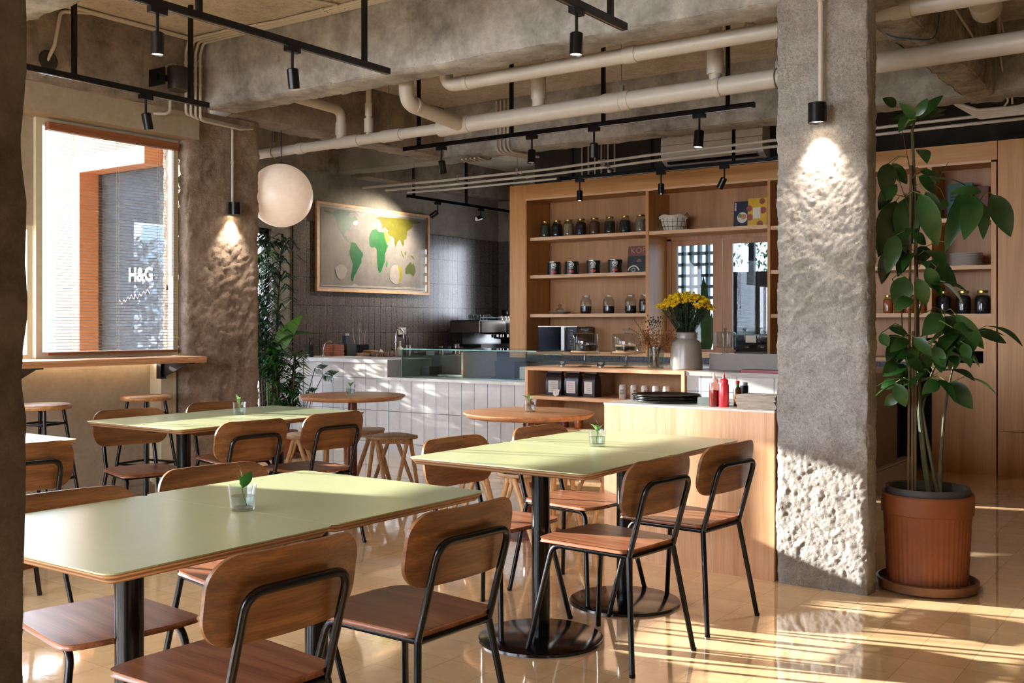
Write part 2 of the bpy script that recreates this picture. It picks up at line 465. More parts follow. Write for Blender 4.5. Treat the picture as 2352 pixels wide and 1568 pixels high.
def worn(amp, corner=.05, seed=0.0):
    """smooth formwork face with a crumbled lower arris"""
    o = Vector((seed, seed*.6, seed*1.1))
    def f(p, n, e):
        q = p+o
        k = .12
        if n.z < -.5 or (e < corner and p.z < 3.0): k = 1.0
        r = amp*k*(noise.noise(q*5)*.8 + noise.noise(q*14)*.7 + noise.noise(q*33)*.5)
        if e < corner and p.z < 3.05: r -= (1-e/corner)*.02*(1+noise.noise(q*6))
        return r
    return f
# floor and ceiling
mb = MB(); mb.box(-3.2, 12.0, -3.2, 8.75, -.12, 0); struct('floor', mb, M_FLOOR, 'glossy yellow square cement tile floor')
mb = MB(); mb.box(-3.2, 12.0, -3.2, 8.75, 3.385, 3.5); struct('ceiling', mb, M_STUCCO, 'beige stippled ceiling')
# left wall with the windows (plane y = 6.56 to 6.75)
mb = MB()
mb.box(-3.2, -2.5, 6.58, 6.80, 0, 3.385); mb.box(0.1, 1.21, 6.58, 6.80, 0, 3.385)
mb.box(-2.5, 5.05, 6.60, 6.80, 2.85, 3.385); mb.box(-2.5, .1, 6.60, 6.80, 2.6, 2.85); mb.box(-2.5, .1, 6.60, 6.80, 0, .6)
mb.box(1.21, 3.815, 6.60, 6.80, 1.95, 2.85); mb.box(1.21, 3.80, 6.72, 6.86, 0, 1.06)
mb.box(1.2, 5.0, 6.40, 6.80, 2.67, 2.86)                 # plaster head over the blind
mb.box(3.80, 5.07, 6.72, 6.86, 0, 1.03)                   # recessed wall below the counter
struct('wall_left', mb, M_PLASTER, 'beige plastered wall around the blind')
mb = MB(); mb.box(3.80, 4.94, 6.66, 6.735, 0, .10); mb.box(3.80, 4.94, 6.69, 6.735, .10, .115)
struct('baseboard_left', mb, M_PLASTER)
mb = MB(); mb.box(4.80, 4.935, 6.585, 6.72, 0, 1.03); struct('trim_1', mb, M_FRAME)
# room behind the left pillar
mb = MB(); mb.box(5.272, 5.4, 6.81, 8.76, 2.6, 3.38); mb.box(5.272, 5.4, 8.21, 8.76, 0, 2.6)
struct('wall_side', mb, M_PLASTER)
mb = MB()
mb.box(5.28, 5.9, 8.55, 8.75, 0, 3.385); mb.box(5.9, 7.62, 8.55, 8.75, 2.32, 3.385); mb.box(7.62, 11.95, 8.55, 8.75, 0, 3.385)
struct('wall_back', mb, M_GREYWALL, 'grey cement wall behind the framed map')
mb = MB(); mb.box(7.915, 11.75, 8.535, 8.551, .0, 2.44); struct('wall_back_tiles', mb, M_DARKTILE, 'dark brown vertical wall tiles behind the coffee bar')
mb = MB(); mb.box(11.735, 11.751, 7.92, 8.535, 0, 2.44); struct('wall_end_tiles', mb, M_DARKTILE_B)
mb = MB(); mb.box(11.75, 11.95, 6.7, 8.75, 2.45, 3.385); mb.box(11.75, 11.95, 6.7, 8.75, 0, .75); mb.box(11.75, 11.95, 7.92, 8.75, .75, 2.45); mb.box(11.75, 11.95, 6.7, 6.92, .75, 2.45); struct('wall_end', mb, M_GREYWALL)
mb = MB()
mb.box(10.16, 10.36, 5.10, 6.86, 0, 3.385); mb.box(10.16, 10.36, 3.80, 5.10, 2.26, 3.385); mb.box(10.16, 10.36, 3.80, 5.10, 0, .93); mb.box(10.16, 10.36, -3.2, 3.80, 0, 3.385)
mb.box(10.36, 11.75, 6.7, 6.86, 0, 3.385)
struct('wall_right', mb, M_DARKWALL, 'charcoal painted wall above the oak cabinets')
mb = MB(); mb.box(-3.2, 10.16, -3.2, -3.0, 0, 3.385); struct('wall_front', mb, M_GREYWALL)
mb = MB(); mb.box(-3.2, -3.0, 5.9, 6.6, 0, 3.385); mb.box(-3.2, -3.0, -3.0, 1.3, 0, 3.385); mb.box(-3.2, -3.0, 1.3, 5.9, 2.85, 3.385); mb.box(-3.2, -3.0, 1.3, 5.9, 0, .35)
struct('wall_rear', mb, M_GREYWALL)
# window frames
def win_frame(name, axis, a0, a1, b, z0, z1, th, w, mull=(), trans=(), mw=None, mat=None, pane=True, glassmat=None, label=None):
    """axis 0: frame in an xz plane at y=b, axis 1: in a yz plane at x=b"""
    mb = MB()
    def bx(p0, p1, q0, q1, d=th):
        if axis == 0: mb.box(p0, p1, b-d/2, b+d/2, q0, q1)
        else: mb.box(b-d/2, b+d/2, p0, p1, q0, q1)
    bx(a0, a0+w, z0, z1); bx(a1-w, a1, z0, z1); bx(a0+w, a1-w, z0, z0+w); bx(a0+w, a1-w, z1-w, z1)
    for m_ in mull: bx(m_-.5*(mw or w*.7), m_+.5*(mw or w*.7), z0+w, z1-w, mw or th*.8)
    for m_ in trans: bx(a0+w, a1-w, m_-.35*w, m_+.35*w, th*.8)
    o = struct(name, mb, mat or M_FRAME, label)
    if pane:
        g = MB()
        if axis == 0: g.box(a0+w*.5, a1-w*.5, b-.003, b+.003, z0+w*.5, z1-w*.5)
        else: g.box(b-.003, b+.003, a0+w*.5, a1-w*.5, z0+w*.5, z1-w*.5)
        link('glass_pane', g, glassmat or M_GLASS, parent=o, smooth=0)
    return o
win_frame('window_1', 0, 3.815, 4.94, 6.60, 1.06, 2.67, .06, .045, glassmat=glass('grey_tinted_glass', '#e8edf0', 0.0, .76), label='cream framed window behind the venetian blind')
win_frame('window_2', 0, 1.21, 3.812, 6.64, 1.06, 1.95, .04, .03, mw=.012, mull=(1.62, 1.70, 2.10, 2.42, 2.50, 2.95, 3.03, 3.40, 3.46))
win_frame('window_3', 0, -2.5, .1, 6.70, .6, 2.6, .06, .05, mull=(-1.2,))
win_frame('window_4', 0, 5.9, 7.62, 8.62, 0, 2.32, .06, .06, mull=(6.76,), mat=M_BLACK)
win_frame('window_5', 1, 1.3, 5.9, -3.1, .35, 2.85, .06, .06, mull=(2.8, 4.3), mat=M_BLACK)

win_frame('window_7', 1, 6.92, 7.92, 11.82, .75, 2.45, .06, .05, mull=(7.42,), mat=M_BLACK)
# beams
mb = rough_bar(1, -3.0, 6.36, 5.01, 5.30, 2.90, 3.40, .03, worn(.012, .05, 3.1)); o = struct('concrete_beam', mb, M_BEAM, 'deep board-marked concrete beam crossing above the tables', smooth=60)
mb = rough_bar(0, -3.0, 5.01, 6.36, 6.62, 2.85, 3.40, .05, worn(.012, .05, 7.7)); struct('concrete_beam', mb, M_BEAM2, 'brown concrete beam above the window wall', smooth=60)
mb = rough_bar(0, 5.30, 7.85, 6.36, 6.66, 2.90, 3.40, .05, worn(.016, .06, 1.7)); struct('concrete_beam', mb, M_BEAM2, 'concrete beam behind the globe lamp', smooth=60)
mb = rough_bar(1, -3.0, 6.40, 7.85, 8.15, 2.90, 3.40, .05, worn(.014, .05, 4.2)); struct('concrete_beam', mb, M_BEAM, 'concrete beam above the coffee bar', smooth=60)
mb = rough_bar(1, 6.66, 8.55, 8.53, 8.85, 3.02, 3.40, .08, worn(.006, .05, 5.2)); struct('concrete_beam', mb, M_GREYWALL, 'pale concrete beam stub by the map wall', smooth=60)
mb = rough_bar(1, 3.2, 6.60, 2.75, 3.05, 2.90, 3.40, .04, worn(.014, .05, 9.2)); struct('concrete_beam', mb, M_BEAM, 'concrete beam end at the top left corner', smooth=60)
mb = rough_bar(0, 5.17, 8.20, 1.44, 1.68, 2.90, 3.40, .04, worn(.018, .06, 6.2)); struct('concrete_beam', mb, M_SOFFIT, 'crumbling concrete beam right of the hacked pillar', smooth=60)
mb = MB(); mb.box(8.85, 11.75, 8.30, 8.55, 3.0, 3.385); mb.box(7.62, 8.53, 8.45, 8.55, 3.0, 3.385); struct('trim_2', mb, M_BEAM2, 'concrete ring beam over the map wall')
# pillars
mb = rough_bar(2, 0, 3.38, 5.01, 5.165, 1.475, 1.93, .0085, hack(.0075, .03, 2.3, 1.4), .01); struct('concrete_pillar', mb, M_PIL, 'pale hacked concrete pillar right of centre', smooth=75)
mb = rough_bar(2, 0, 2.90, 4.95, 5.65, 6.47, 6.79, .016, hack(.012, .04, 8.3, 1.2), .02); struct('concrete_pillar', mb, M_PILL, 'brown hacked concrete pillar beside the window blind', smooth=75)
mb = rough_bar(2, 0, 3.38, .40, .850, 1.475, 1.93, .016, hack(.004, .03, 5.5, .6), .012); struct('concrete_pillar', mb, M_NEAR, 'near concrete pillar at the left edge, shade darkened into its colour', smooth=75)

# ---------------------------------------------------------------- outdoors
M_PAVE = concrete('outdoor_paving', '#b9b4aa', '#a39d92', '#c8c4bb', .6, 0, .1, .9)
M_ORANGE = plain('orange_painted_metal', '#df925f', .45)
mb = MB(); mb.box(-20, 48, 8.76, 45, -.3, -.12); mb.box(-12, 5.27, 6.87, 8.76, -.3, -.12); mb.box(10.37, 30, -12, 8.76, -.3, -.12); mb.box(-20, -3.21, -12, 6.86, -.3, -.12)
struct('ground', mb, M_PAVE, 'pale paving outside the windows')
t = thing('entrance_portal', 'orange metal entrance portal seen through the blind', 'portal', (5.19, 7.66, -.12))
mb = MB(); mb.box(-.10, .08, .44, .56, 0, 2.84); part('side_fin', mb, M_ORANGE, t)
mb = MB(); mb.box(-.10, .08, -.46, .44, 2.70, 2.84); part('soffit_panel', mb, M_ORANGE, t)
M_SMOKE = film_glass('filmed_door_glass', '#8b8f96', .45)
mb = MB(); mb.box(.115, .125, -.84, .44, .12, 2.70); part('door_glass', mb, M_SMOKE, t)
def text_mesh(txt, size, extrude=.001, bold=0.0, align='CENTER', shear=0.0, spacing=1.0):
    c = bpy.data.curves.new('lettering', 'FONT'); c.body = txt; c.size = size; c.extrude = extrude; c.offset = bold
    c.align_x = align; c.align_y = 'CENTER'; c.shear = shear; c.space_character = spacing; c.resolution_u = 2
    o = bpy.data.objects.new('lettering', c)
    COL.objects.link(o); bpy.context.view_layer.update()
    me = bpy.data.meshes.new_from_object(o); bpy.data.objects.remove(o); bpy.data.curves.remove(c)
    return me
def lettering(txt, size, mat, parent, loc, rot, name='lettering', **kw):
    me = text_mesh(txt, size, **kw); me.name = name; me.materials.clear(); me.materials.append(mat)
    o = bpy.data.objects.new(name, me); COL.objects.link(o)
    if parent: o.parent = parent
    o.location = loc; o.rotation_euler = rot; return o
M_LETTER = plain('white_lettering', '#f2f2f2', .5)
lettering('H&G', .16, M_LETTER, t, (.105, -.12, 1.82), (R(90), 0, R(-90)), bold=.006)
mb = MB(); random.seed(4)
pts = [(.105, .18-.02*i+.012*math.sin(i*1.7), 1.60+.004*i+.025*math.sin(i*2.3)) for i in range(22)]
mb.tube(pts, .004, 5); part('script_lettering', mb, M_LETTER, t)
M_ADDHOUSE = concrete('added_house_render', '#c3c6c9', '#b5b8bc', '#cfd1d3', .5, 0, .1, .9)
t = thing('added_house', 'pale rendered house added across the street to dim the sky behind the blind', 'building', (18.0, 40.0, -.12))  # added house, lowers the brightness seen between the slats
mb = MB(); mb.box(-34, 26, 0, .4, 0, 9.4); part('front_wall', mb, M_ADDHOUSE, t, smooth=0)
for x in (-14, -7, 0, 3.4, 6.8, 10.2):
    for z in (1.4, 4.2, 7.0):
        mb = MB(); mb.box(x, x+1.2, -.05, .02, z, z+1.6); w_ = part('window', mb, plain('pale_shutter', '#7f93a3', .5), t, smooth=0)
# ================================================================ window counter, blind, bar stools
M_OAKTOP = wood('oak_worktop', '#a9724a', '#c58f63', '#d8a87c', axis=0, rough=.45)
M_SEAT = wood('chair_veneer_seat', '#6b3f29', '#8b583b', '#a06b4a', axis=0, rough=.33, bands=7)
M_BACK = wood('chair_veneer_back', '#58361d', '#794f2a', '#90653b', axis=1, rough=.38, bands=7)
M_GREEN = plain('green_table_laminate', '#adb389', .24, vary=.015)
M_PLYEDGE = ply_edge('plywood_edge', '#b58f69', '#785840', 520)
M_BLIND = plain('brown_blind_slat', '#7b6252', .45)
M_BLINDRAIL = wood('blind_rail_wood', '#6e3f25', '#8a5433', '#9c6440', axis=0, rough=.4)
M_CORD = plain('blind_cord', '#c9b7a0', .7)
M_STOOLW = wood('stool_wood', '#a77b4f', '#c39867', '#d3ab7b', axis=2, rough=.45)
M_STOOLS = wood('stool_seat_wood', '#8f6a47', '#ac8760', '#bb9a74', axis=0, rough=.5)
M_BARSEAT = wood('bar_stool_seat_wood', '#8a5c30', '#b07c45', '#c4935b', axis=0, rough=.45)
M_ROUND = wood('round_table_wood', '#a06a45', '#bd8359', '#cc9769', axis=1, rough=.3)
M_MAROON = plain('maroon_painted_metal', '#5a1f17', .3)
M_LEAF = plain('glossy_leaf', '#2f6a22', .28, vary=.25, spec=.6)
M_LEAF2 = plain('pale_leaf', '#7da266', .4, vary=.3)
M_LEAFD = plain('dark_leaf', '#17341a', .35, vary=.3)
M_WATER = glass('water', '#eef4f4', 0.0, .97)

t = thing('window_counter', 'oak counter shelf fixed under the window with the blind', 'counter', (3.2, 6.36, 1.02))
mb = MB(); mb.box(-1.9, 1.63, -.26, .22, 0, .042); part('worktop', mb, M_OAKTOP, t)
for bx in (-.9, .4, 1.655-.10):
    mb = MB(); mb.box(bx, bx+.05, .17, .22, -.13, 0); mb.box(bx, bx+.05, -.16, .22, -.014, 0); mb.extr([(bx+.02, .17, -.12), (bx+.02, .17, -.014), (bx+.02, -.12, -.014)], (.01, 0, 0))
    part('bracket', mb, M_BLACK, t)

t = thing('venetian_blind', 'brown horizontal slat blind lowered over the window', 'blind', (4.383, 6.535, 1.085))
mb = MB(); mb.box(-.515, .515, -.03, .02, 1.50, 1.555); part('head_rail', mb, M_BLINDRAIL, t)
mb = MB(); mb.box(-.512, .512, -.016, .016, .0, .018); part('bottom_rail', mb, M_BLINDRAIL, t)
mb = MB()
for i in range(68):
    z = .038+.0216*i; ang = R(9)
    for (a, b_) in ((-.0125, 0), (0, .0125)):
        pts = []
        for y in (a, b_): pts.append((y*math.cos(ang), y*math.sin(ang)+(.0016 if y == 0 else 0)))
        (y0, z0), (y1, z1) = pts
        mb.add([(-.512, y0, z+z0), (.512, y0, z+z0), (.512, y1, z+z1), (-.512, y1, z+z1)], [(0, 1, 2, 3)])
part('slats', mb, M_BLIND, t, smooth=0)
for x in (-.33, .02, .36):
    mb = MB()
    for y in (-.0135, .0135): mb.tube([(x, y, .01), (x, y, 1.5)], .0011, 4)
    part('ladder_cord', mb, M_CORD, t)
mb = MB(); mb.tube([(.455, -.03, 1.5), (.455, -.03, .56)], .004, 6); part('tilt_wand', mb, M_BLINDRAIL, t)
mb = MB(); mb.tube([(.405, -.03, 1.5), (.40, -.032, .50)], .0018, 5); mb.tube([(.417, -.03, 1.5), (.412, -.032, .50)], .0018, 5)
cd = part('pull_cord', mb, M_CORD, t)
mb = MB(); mb.lathe([(0, .04), (.006, .035), (.011, 0), (0, -.004)], (.406, -.032, .46), 10); part('cord_weight', mb, M_BLINDRAIL, cd)

def make_barstool():
    t = thing('bar_stool', 'bar stool with round wooden seat and black legs', 'stool')
    mb = MB(); mb.lathe([(0, .782), (.160, .782), (.172, .778), (.177, .768), (.175, .757), (.168, .750), (0, .750)], seg=40); part('seat', mb, M_BARSEAT, t)
    for k in range(4):
        a = R(45+90*k); c_, s_ = math.cos(a), math.sin(a)
        mb = MB(); mb.tube([(.125*c_, .125*s_, .752), (.245*c_, .245*s_, .0)], .0115, 10); part('leg', mb, M_BLACK, t)
    for z, nm in ((.655, 'upper_brace'), (.30, 'footrest')):
        r = .125+(.752-z)/.752*.12; mb = MB()
        for k in range(4):
            a, b_ = R(45+90*k), R(135+90*k); mb.tube([(r*math.cos(a), r*math.sin(a), z), (r*math.cos(b_), r*math.sin(b_), z)], .008, 8)
        part(nm, mb, M_BLACK, t)
    return t
bs = make_barstool(); bs.location = (4.57, 6.44, 0); bs.rotation_euler = (0, 0, R(8)); tag(bs, 'bar stool at the right end of the window counter, nearest the brown pillar', 'stool', 'bar stools at the window counter')
dup(bs, (3.70, 6.30, 0), R(20), 'bar stool at the left end of the window counter, half hidden by the near pillar')

# ================================================================ chairs
def make_chair():
    t = thing('dining_chair', 'dining chair', 'chair')
    P = [(.205, .195), (-.185, .172), (-.200, .12), (-.200, -.12), (-.185, -.172), (.205, -.195), (.222, -.10), (.222, .10)]
    # ccw rounded outline
    out = [Vector((x, y, 0)) for x, y in P][::-1]
    out = [Vector(((a+b)/2)) for a, b in [(out[-1], out[0])]] + out + [(out[-1]+out[0])/2]
    rr = .10
    f = fillet(out, rr, 5)[:-1]; o2 = [(p.x, p.y) for p in f]
    def dip(x, y, z): return (x, y, z-.008*max(0, 1-(y/.17)**2)*max(0, 1-((x+.02)/.20)**2))
    mb = MB(); mb.prism(o2, .434, .450, .005); part('seat', mb, M_SEAT, t, smooth=50)
    # backrest: curved moulded plywood
    hw, z0, z1, rc = .222, .572, .784, .075
    nc = 28; vs = []; th = .006
    cols = []
    for i in range(nc+1):
        s_ = -math.cos(PI*i/nc); y = hw*s_
        d = max(0, abs(y)-(hw-rc)); cut = rc-math.sqrt(max(0, rc*rc-d*d))
        za, zb = z0+cut, z1-cut
        cols.append((y, za, zb))
    def bx(y, z): return -.2235-(z-.572)*.175+.030*(y/hw)**2
    nr = 5; fr = []; bk = []
    for (y, za, zb) in cols:
        for j in range(nr+1):
            z = za+(zb-za)*j/nr; x = bx(y, z); fr.append((x+th, y, z)); bk.append((x-th, y, z))
    n = len(fr); V_ = fr+bk; F_ = []
    for i in range(nc):
        for j in range(nr):
            a = i*(nr+1)+j; b_ = a+nr+1
            F_ += [(a, b_, b_+1, a+1), (n+a, n+a+1, n+b_+1, n+b_)]
        a = i*(nr+1); b_ = a+nr+1; F_ += [(a, n+a, n+b_, b_), (a+nr, b_+nr, n+b_+nr, n+a+nr)]
    for i in (0, nc):
        a = i*(nr+1)
        for j in range(nr): F_.append((a+j, a+j+1, n+a+j+1, n+a+j))
    mb = MB(); mb.add(V_, F_); part('backrest', mb, M_BACK, t, smooth=40)
    r = .0112
    mb = MB(); mb.tube(fillet([(-.192, .150, .42), (-.273, .150, .700), (-.273, -.150, .700), (-.192, -.150, .42)], .05, 7), r, 12)
    part('back_frame', mb, M_BLACK, t)
    for s_ in (1, -1):
        mb = MB(); mb.tube([(-.192, .150*s_, .424), (-.250, .212*s_, .0)], [r, r*.95], 12); mb.lathe([(0, 0), (.011, 0), (.012, .012), (0, .014)], (-.250, .212*s_, 0), 10)
        part('leg', mb, M_BLACK, t)
        mb = MB(); mb.tube(fillet([(-.185, .146*s_, .421), (.165, .160*s_, .421), (.236, .236*s_, .0)], .05, 7), r, 12); mb.lathe([(0, 0), (.011, 0), (.012, .012), (0, .014)], (.236, .236*s_, 0), 10)
        part('leg', mb, M_BLACK, t)
    mb = MB(); mb.tube([(-.190, -.150, .418), (-.190, .150, .418)], r*.9, 10); part('seat_frame', mb, M_BLACK, t)
    mb = MB(); mb.tube([(.13, -.155, .421), (.13, .155, .421)], r*.8, 8); part('cross_bar', mb, M_BLACK, t)
    return t
CH = [
 (1.690, 2.055, 87, 'nearest dining chair at bottom left, seen from behind, close to the camera'),
 (2.341, 2.041, 86.5, 'dining chair seen from behind at the right half of the front green table'),
 (1.765, 2.700, -98, 'dining chair facing us under the front green table, cut by the near pillar'),
 (2.400, 2.800, -98, 'dining chair behind the front green table, only its backrest top showing'),
 (3.594, 2.064, 84, 'dining chair at the right green table with its seat fully in view'),
 (4.211, 2.050, 84, 'dining chair farthest right, in front of the plywood counter box'),
 (3.655, 2.680, -94, 'dining chair tucked behind the left corner of the right green table'),
 (4.306, 2.660, -95, 'dining chair behind the right green table, below the right round table'),
 (3.713, 5.250, -104, 'dining chair at the far left of the back green table, by the bar stool'),
 (4.400, 5.290, -104, 'dining chair at the far side of the back green table against the brown pillar'),
 (3.748, 4.546, 83, 'dining chair seen from behind at the left half of the back green table'),
 (4.342, 4.543, 84.5, 'dining chair seen from behind at the right half of the back green table'),
 (2.474, 4.518, 79, 'dining chair beside the near pillar, only its right half showing'),
]
ch0 = make_chair()
for i, (x, y, a, lb) in enumerate(CH):
    if i == 0: ch0.location = (x, y, 0); ch0.rotation_euler = (0, 0, R(a)); tag(ch0, lb, 'chair', 'plywood dining chairs')
    else: dup(ch0, (x, y, 0), R(a), lb)

# ================================================================ tables
def make_table():
    t = thing('dining_table', 'table', 'table')
    w, d = .345, .425
    mb = MB(); mb.prism(rrect(-w+.001, w-.001, -d+.001, d-.001, .035), .722, .7465, 0, inset_bottom=.022); part('tabletop', mb, M_PLYEDGE, t, smooth=50)
    top = t.children[0]
    mb = MB(); mb.prism(rrect(-w, w, -d, d, .036), .7465, .750, 0); part('green_laminate', mb, M_GREEN, top, label='pale green laminate surface')
    mb = MB(); mb.box(-.16, .16, -.16, .16, .714, .7215); mb.box(-.03, .03, -.25, .25, .700, .7145); mb.box(-.22, .22, -.03, .03, .700, .7145); part('mounting_plate', mb, M_BLACK, t)
    mb = MB(); mb.cyl((0, 0, .012), (0, 0, .702), .0375, seg=28); part('post', mb, plain('black_post_enamel', '#050505', .2, spec=.22), t)
    mb = MB(); mb.lathe([(0, .014), (.250, .014), (.256, .011), (.257, .0), (0, .0)], seg=64); part('base', mb, M_BLACKG, t)
    return t
TB = [
 (1.672, 2.43, 'front left green table half, nearest the camera with the clear tumbler by its edge'),
 (2.363, 2.44, 'front green table half pushed against its right side, partly sunlit'),
 (3.560, 2.375, 'green table half with the sprig tumbler, left of the plywood counter box'),
 (4.257, 2.37, 'green table half at far right, beside the plywood counter box'),
 (3.722, 4.90, 'left half of the back green table, below the window counter'),
 (4.418, 4.90, 'right half of the back green table, left of the left round table'),
 (2.487, 4.93, 'green table at the left edge, cut by the near pillar'),
]
tb0 = make_table()
for i, (x, y, lb) in enumerate(TB):
    if i == 0: tb0.location = (x, y, 0); tag(tb0, lb, 'table', 'green top tables')
    else: dup(tb0, (x, y, 0), 0, lb)
def make_round():
    t = thing('round_table', 'table', 'table')
    mb = MB(); mb.lathe([(0, .752), (.392, .752), (.402, .749), (.405, .744), (.398, .734), (.376, .718), (0, .718)], seg=72); part('tabletop', mb, M_ROUND, t)
    mb = MB(); mb.box(-.18, .18, -.03, .03, .706, .7175); mb.box(-.03, .03, -.18, .18, .706, .7175); part('mounting_plate', mb, M_MAROON, t)
    mb = MB(); mb.cyl((0, 0, .012), (0, 0, .708), .036, seg=28); part('post', mb, M_MAROON, t)
    mb = MB(); mb.lathe([(0, .02), (.06, .018), (.205, .014), (.21, 0), (0, 0)], seg=56); part('base', mb, M_MAROON, t)
    return t
r0 = make_round(); r0.location = (5.80, 5.60, 0); tag(r0, 'brown round table in front of the tiled bar, farther left', 'table', 'round tables by the bar')
r1 = dup(r0, (5.31, 3.63, 0), 0, 'pale sunlit round table left of the plywood counter box')
def make_tristool():
    t = thing('triangular_stool', 'stool', 'stool')
    o = []
    for k in range(72):
        a = 2*PI*k/72; o.append(((.185+.024*math.cos(3*a))*math.cos(a), (.185+.024*math.cos(3*a))*math.sin(a)))
    mb = MB(); mb.prism(o, .428, .450, .004); part('seat', mb, M_STOOLS, t, smooth=50)
    for k in range(3):
        a = R(120*k)
        for s_ in (1, -1):
            b_ = a+s_*R(60)
            off = R(7)*s_
            p0 = Vector((.150*math.cos(a+off), .150*math.sin(a+off), .430)); p1 = Vector((.215*math.cos(b_-off*.9), .215*math.sin(b_-off*.9), .0))
            mb = MB(); mb.tube([p0, p1], [.0165, .0145], 10); part('leg', mb, M_STOOLW, t)
    mb = MB()
    for k in range(3):
        a, b_ = R(120*k), R(120*k+120); mb.beam((.15*math.cos(a), .15*math.sin(a), .410), (.15*math.cos(b_), .15*math.sin(b_), .410), .022, .035)
    part('seat_rail', mb, M_STOOLW, t)
    return t
TS = [(5.94, 5.32, 40, 'three sided oak stool in full view, right of the brown round table'),
      (6.14, 5.80, 10, 'oak stool mostly hidden behind the stool in full view at the brown round table'),
      (5.62, 5.90, 70, 'oak stool behind the right dining chair of the back green table'),
      (5.12, 3.98, 15, 'oak stool left of the sunlit round table, behind a dining chair back'),
      (4.96, 3.40, 55, 'oak stool under the sunlit round table, seen between the table post and chair'),
      (5.56, 3.34, 25, 'oak stool right of the sunlit round table, next to the plywood counter box')]
s0 = make_tristool()
for i, (x, y, a, lb) in enumerate(TS):
    if i == 0: s0.location = (x, y, 0); s0.rotation_euler = (0, 0, R(a)); tag(s0, lb, 'stool', 'three sided oak stools')
    else: dup(s0, (x, y, 0), R(a), lb)
# tumblers with a sprig
def make_tumbler(kind):
    t = thing('tumbler', 'tumbler', 'glass')
    mb = MB(); mb.lathe([(0, 0), (.031, 0), (.034, .003), (.0405, .074), (.0395, .075), (.0385, .074), (.0325, .010), (0, .008)], seg=32); part('glass_cup', mb, glass('cup_glass', '#fafcfc', 0.0, .975), t)
    mb = MB(); mb.lathe([(0, .0095), (.0318, .010), (.0355, .042), (0, .042)], seg=28); part('water', mb, M_WATER, t)
    sp = MB(); lf = MB()
    if kind == 0:
        sp.tube([(.012, .0, .012), (.0, .004, .045), (-.004, .002, .075), (-.012, -.004, .10)], .0016, 6)
        lf.leaf((-.002, .002, .062), (-.014, .018, .118), .036, up=(1, .3, .1), bend=.06); lf.leaf((.0, .0, .064), (.032, -.022, .116), .034, up=(-.6, 1, .2), bend=.08); lf.leaf((-.004, .0, .08), (-.026, .03, .135), .006, up=(1, 0, 0))
    else:
        sp.tube([(-.01, .0, .012), (.0, .0, .05), (.004, .002, .085)], .0015, 6)
        for (q, w) in (((.045, -.03, .10), .018), ((-.03, .02, .10), .02), ((.01, .02, .122), .02), ((-.01, -.03, .092), .018), ((.03, .025, .092), .016)):
            lf.leaf((.003, .002, .062), q, w, up=(.2, .1, 1), bend=.16)
    st = part('stem', sp, M_LEAF, t); part('leaves', lf, M_LEAF if kind == 0 else M_LEAF2, st, smooth=80)
    return t
tu = make_tumbler(0); tu.location = (2.02, 2.39, .750); tu.rotation_euler = (0, 0, R(-55)); tag(tu, 'tumbler with two dark green leaves on the front green table', 'glass', 'tumblers with sprigs')
tv = make_tumbler(1); tv.location = (3.99, 2.36, .7505)
tag(tv, 'tumbler with a pale sprig on the right green table', 'glass', 'tumblers with sprigs')
dup(tv, (4.16, 4.95, .7505), R(80), 'tumbler with a sprig on the back green table')
dup(tv, (5.80, 5.62, .7525), R(200), 'tumbler with a sprig on the brown round table')
dup(tv, (5.31, 3.62, .7525), R(140), 'tumbler with a sprig on the sunlit round table')
# ================================================================ oak wall cabinet
M_CAB = wood('cabinet_oak_upright', '#ad763b', '#c08a4c', '#c99657', axis=2, rough=.45, scale=.5, contrast=.42)
M_CABH = wood('cabinet_oak_level', '#ad763b', '#c08a4c', '#c99657', axis=1, rough=.45, scale=.5, contrast=.42)
M_CABE = wood('cabinet_oak_edge', '#c29569', '#d4aa80', '#dfb88f', axis=1, rough=.5, scale=.6, contrast=.5)
M_CABB = wood('cabinet_back_oak', '#9a6b40', '#aa7b4d', '#b48557', axis=2, rough=.5, scale=.5, contrast=.4)
M_INSIDE = wood('cabinet_inner_oak', '#9a6430', '#b57b41', '#c08748', axis=2, rough=.5, scale=.5, contrast=.6)

t = thing('oak_wall_cabinet', 'floor to ceiling oak cabinet with open shelves behind the coffee bar', 'cabinet', (9.65, 4.3, 0))
def cab(name, x0, x1, y0, y1, z0, z1, mat, lab=None):
    mb = MB(); mb.box(x0-9.65, x1-9.65, y0-4.3, y1-4.3, z0, z1); return part(name, mb, mat, t, smooth=0, label=lab)
cab('side_panel', 9.65, 10.15, 6.64, 6.86, 0, 2.86, M_CAB)
cab('header', 9.652, 10.15, 1.754, 6.64, 2.70, 2.86, M_CABH)
cab('header_edge', 9.645, 9.665, 1.80, 6.64, 2.68, 2.70, M_CABE)
cab('side_panel', 9.645, 10.12, 6.624, 6.642, .965, 2.68, M_INSIDE)
for y0, y1 in ((5.088, 5.124), (3.773, 3.801), (2.285, 2.322), (1.76, 1.80)): cab('divider', 9.648, 10.12, y0, y1, 0 if y0 < 2 else .965, 2.68, M_CABE if False else M_CAB)
cab('back_panel', 10.125, 10.15, 5.10, 6.62, .93, 2.70, M_CABB)
cab('back_panel', 10.125, 10.15, 3.80, 5.10, 2.265, 2.70, M_CABB)
cab('back_panel', 10.125, 10.15, 1.80, 3.80, .93, 2.70, M_CABB)
SH = [(5.124, 6.624, 2.268, 9.715), (5.124, 6.624, 1.844, 9.715), (5.124, 6.624, 1.408, 9.715),
      (3.801, 5.088, 2.258, 9.66), (2.322, 3.773, 2.241, 9.66), (2.322, 3.773, 1.816, 9.66), (2.322, 3.773, 1.391, 9.66),
      (1.80, 2.285, 2.221, 9.66), (1.80, 2.285, 1.804, 9.66), (1.80, 2.285, 1.383, 9.66)]
